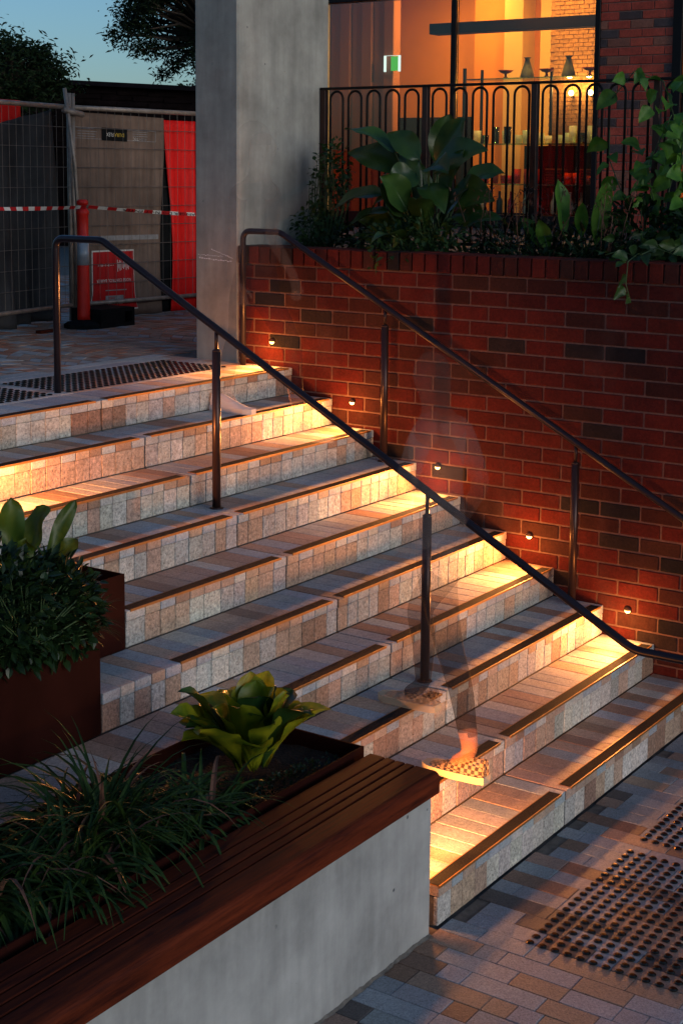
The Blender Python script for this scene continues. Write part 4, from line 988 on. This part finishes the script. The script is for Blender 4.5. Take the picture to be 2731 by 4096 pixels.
        f = [(q, (q+1) % n, n+(q+1) % n, n+q) for q in range(n)]+[tuple(range(n))[::-1], tuple(range(n, 2*n))]
        mesh('sole', v, f, shoes[k][1], so)
skn = m_faint('faint_skin', (.55, .25, .13), .34, False, (.42, .58, .2)); drk = m_faint('faint_dark_trousers', (.02, .015, .018), .46, False, (.55, 1.2, .10)); pale = m_faint('faint_pale_top', (.42, .34, .30), .08); hair = m_faint('faint_brown_hair', (.10, .05, .035), .05); upskin = m_faint('faint_upper_skin', (.5, .3, .22), .05)
cs1 = m_faint('checkered_canvas', (0, 0, 0), .58, True); so1 = m_faint('cream_rubber_sole', (.72, .58, .38), .68); cs2 = m_faint('fainter_checkered_canvas', (0, 0, 0), .34, True); so2 = m_faint('fainter_cream_sole', (.72, .58, .38), .50)
person('faint person in checkered slip-on shoes climbing the lower steps', [(-2.185, .215, 2*H+.092), (-1.965, .585, 3*H+.092)], (-2.08, .42, 1.27), .03, 1, 2.1, [skn, drk, pale, hair, upskin], (.53, 1.25), [(cs1, so1), (cs2, so2)], .12)
skn2 = m_faint('fainter_skin', (.5, .26, .18), .10); drk2 = m_faint('fainter_dark_clothes', (.02, .015, .02), .13); top2 = m_faint('fainter_brown_top', (.12, .08, .075), .07); hair2 = m_faint('fainter_brown_hair', (.16, .10, .08), .05)
ws1 = m_faint('faint_white_sneaker', (.70, .70, .74), .55); ws2 = m_faint('fainter_white_sneaker', (.70, .70, .74), .12)
person('very faint person in white sneakers coming down the top steps', [(-.80, 2.66, 9*H+.092), (-.52, 2.31, 8*H+.092)], (-.66, 2.55, 2.24), -.02, -1, 3.1, [skn2, drk2, top2, hair2, upskin], (1.62, 2.3), [(ws1, ws1), (ws2, ws2)], .22)
# ---- fuller planting in the brick planter
rg = random.Random(77)
B1 = Vector((.46, 2.08, 2.32))
for i in range(12):
    a = rg.random()*6.283; e = rg.uniform(.35, 1.2); d = Vector((math.cos(a)*math.cos(e)*.55-.12, math.sin(a)*math.cos(e), math.sin(e))); L0 = rg.uniform(.22, .42); md = B1+d*L0; dd = (d+Vector((-.1, 0, -.35))).normalized(); bigleaf(pl, B1, md, md+dd*rg.uniform(.26, .40), rg.uniform(.13, .19), 'leaf_dark', .75, .3, 12, .05, rg.uniform(-.6, .6), face=(-.6, -.35, .75))
leafcloud('planter_shrub', 'low dark shrub between the broad-leaved plant and the vine', 'shrub', [((.5, 1.45, 2.45), (.22, .30, .13)), ((.5, 1.05, 2.44), (.22, .25, .12)), ((.55, .72, 2.52), (.2, .22, .2)), ((.5, .25, 2.5), (.25, .35, .2)), ((.55, 2.55, 2.44), (.2, .25, .11))], 2300, .055, .026, 'leaf_shrub', (.5, 1.2, 2.33), sd=23)
for q in range(46):
    p = Vector((rg.uniform(.62, .88), rg.choice([rg.gauss(.55, .10), rg.gauss(.42, .08), rg.gauss(.72, .06)]), rg.uniform(2.6, 3.42))); vine_leaf(vn, p, (rg.uniform(-1, 0), rg.gauss(0, .7), rg.uniform(-1.0, .2)), rg.uniform(.09, .17))

# ---- ragged sealant bead where the bench wall meets the pavers
m = MB(); n = 220; x0, x1 = -5.2, -2.865; v, f = [], []
for i in range(n+1):
    x = x0+(x1-x0)*i/n; hh = .005+.006*abs(math.sin(i*.37)*math.sin(i*.11+1))+rnd.uniform(0, .004); dd = .005+.006*abs(math.sin(i*.23+2))+rnd.uniform(0, .006)
    v += [(x, -.0008, hh), (x, -dd*.55, hh*.5), (x, -dd, .0012)]
for i in range(n): a = i*3; f += [(a, a+1, a+4, a+3), (a+1, a+2, a+5, a+4)]
mesh('sealant_bead', v, f, MT['grout'], bw, smooth=False)
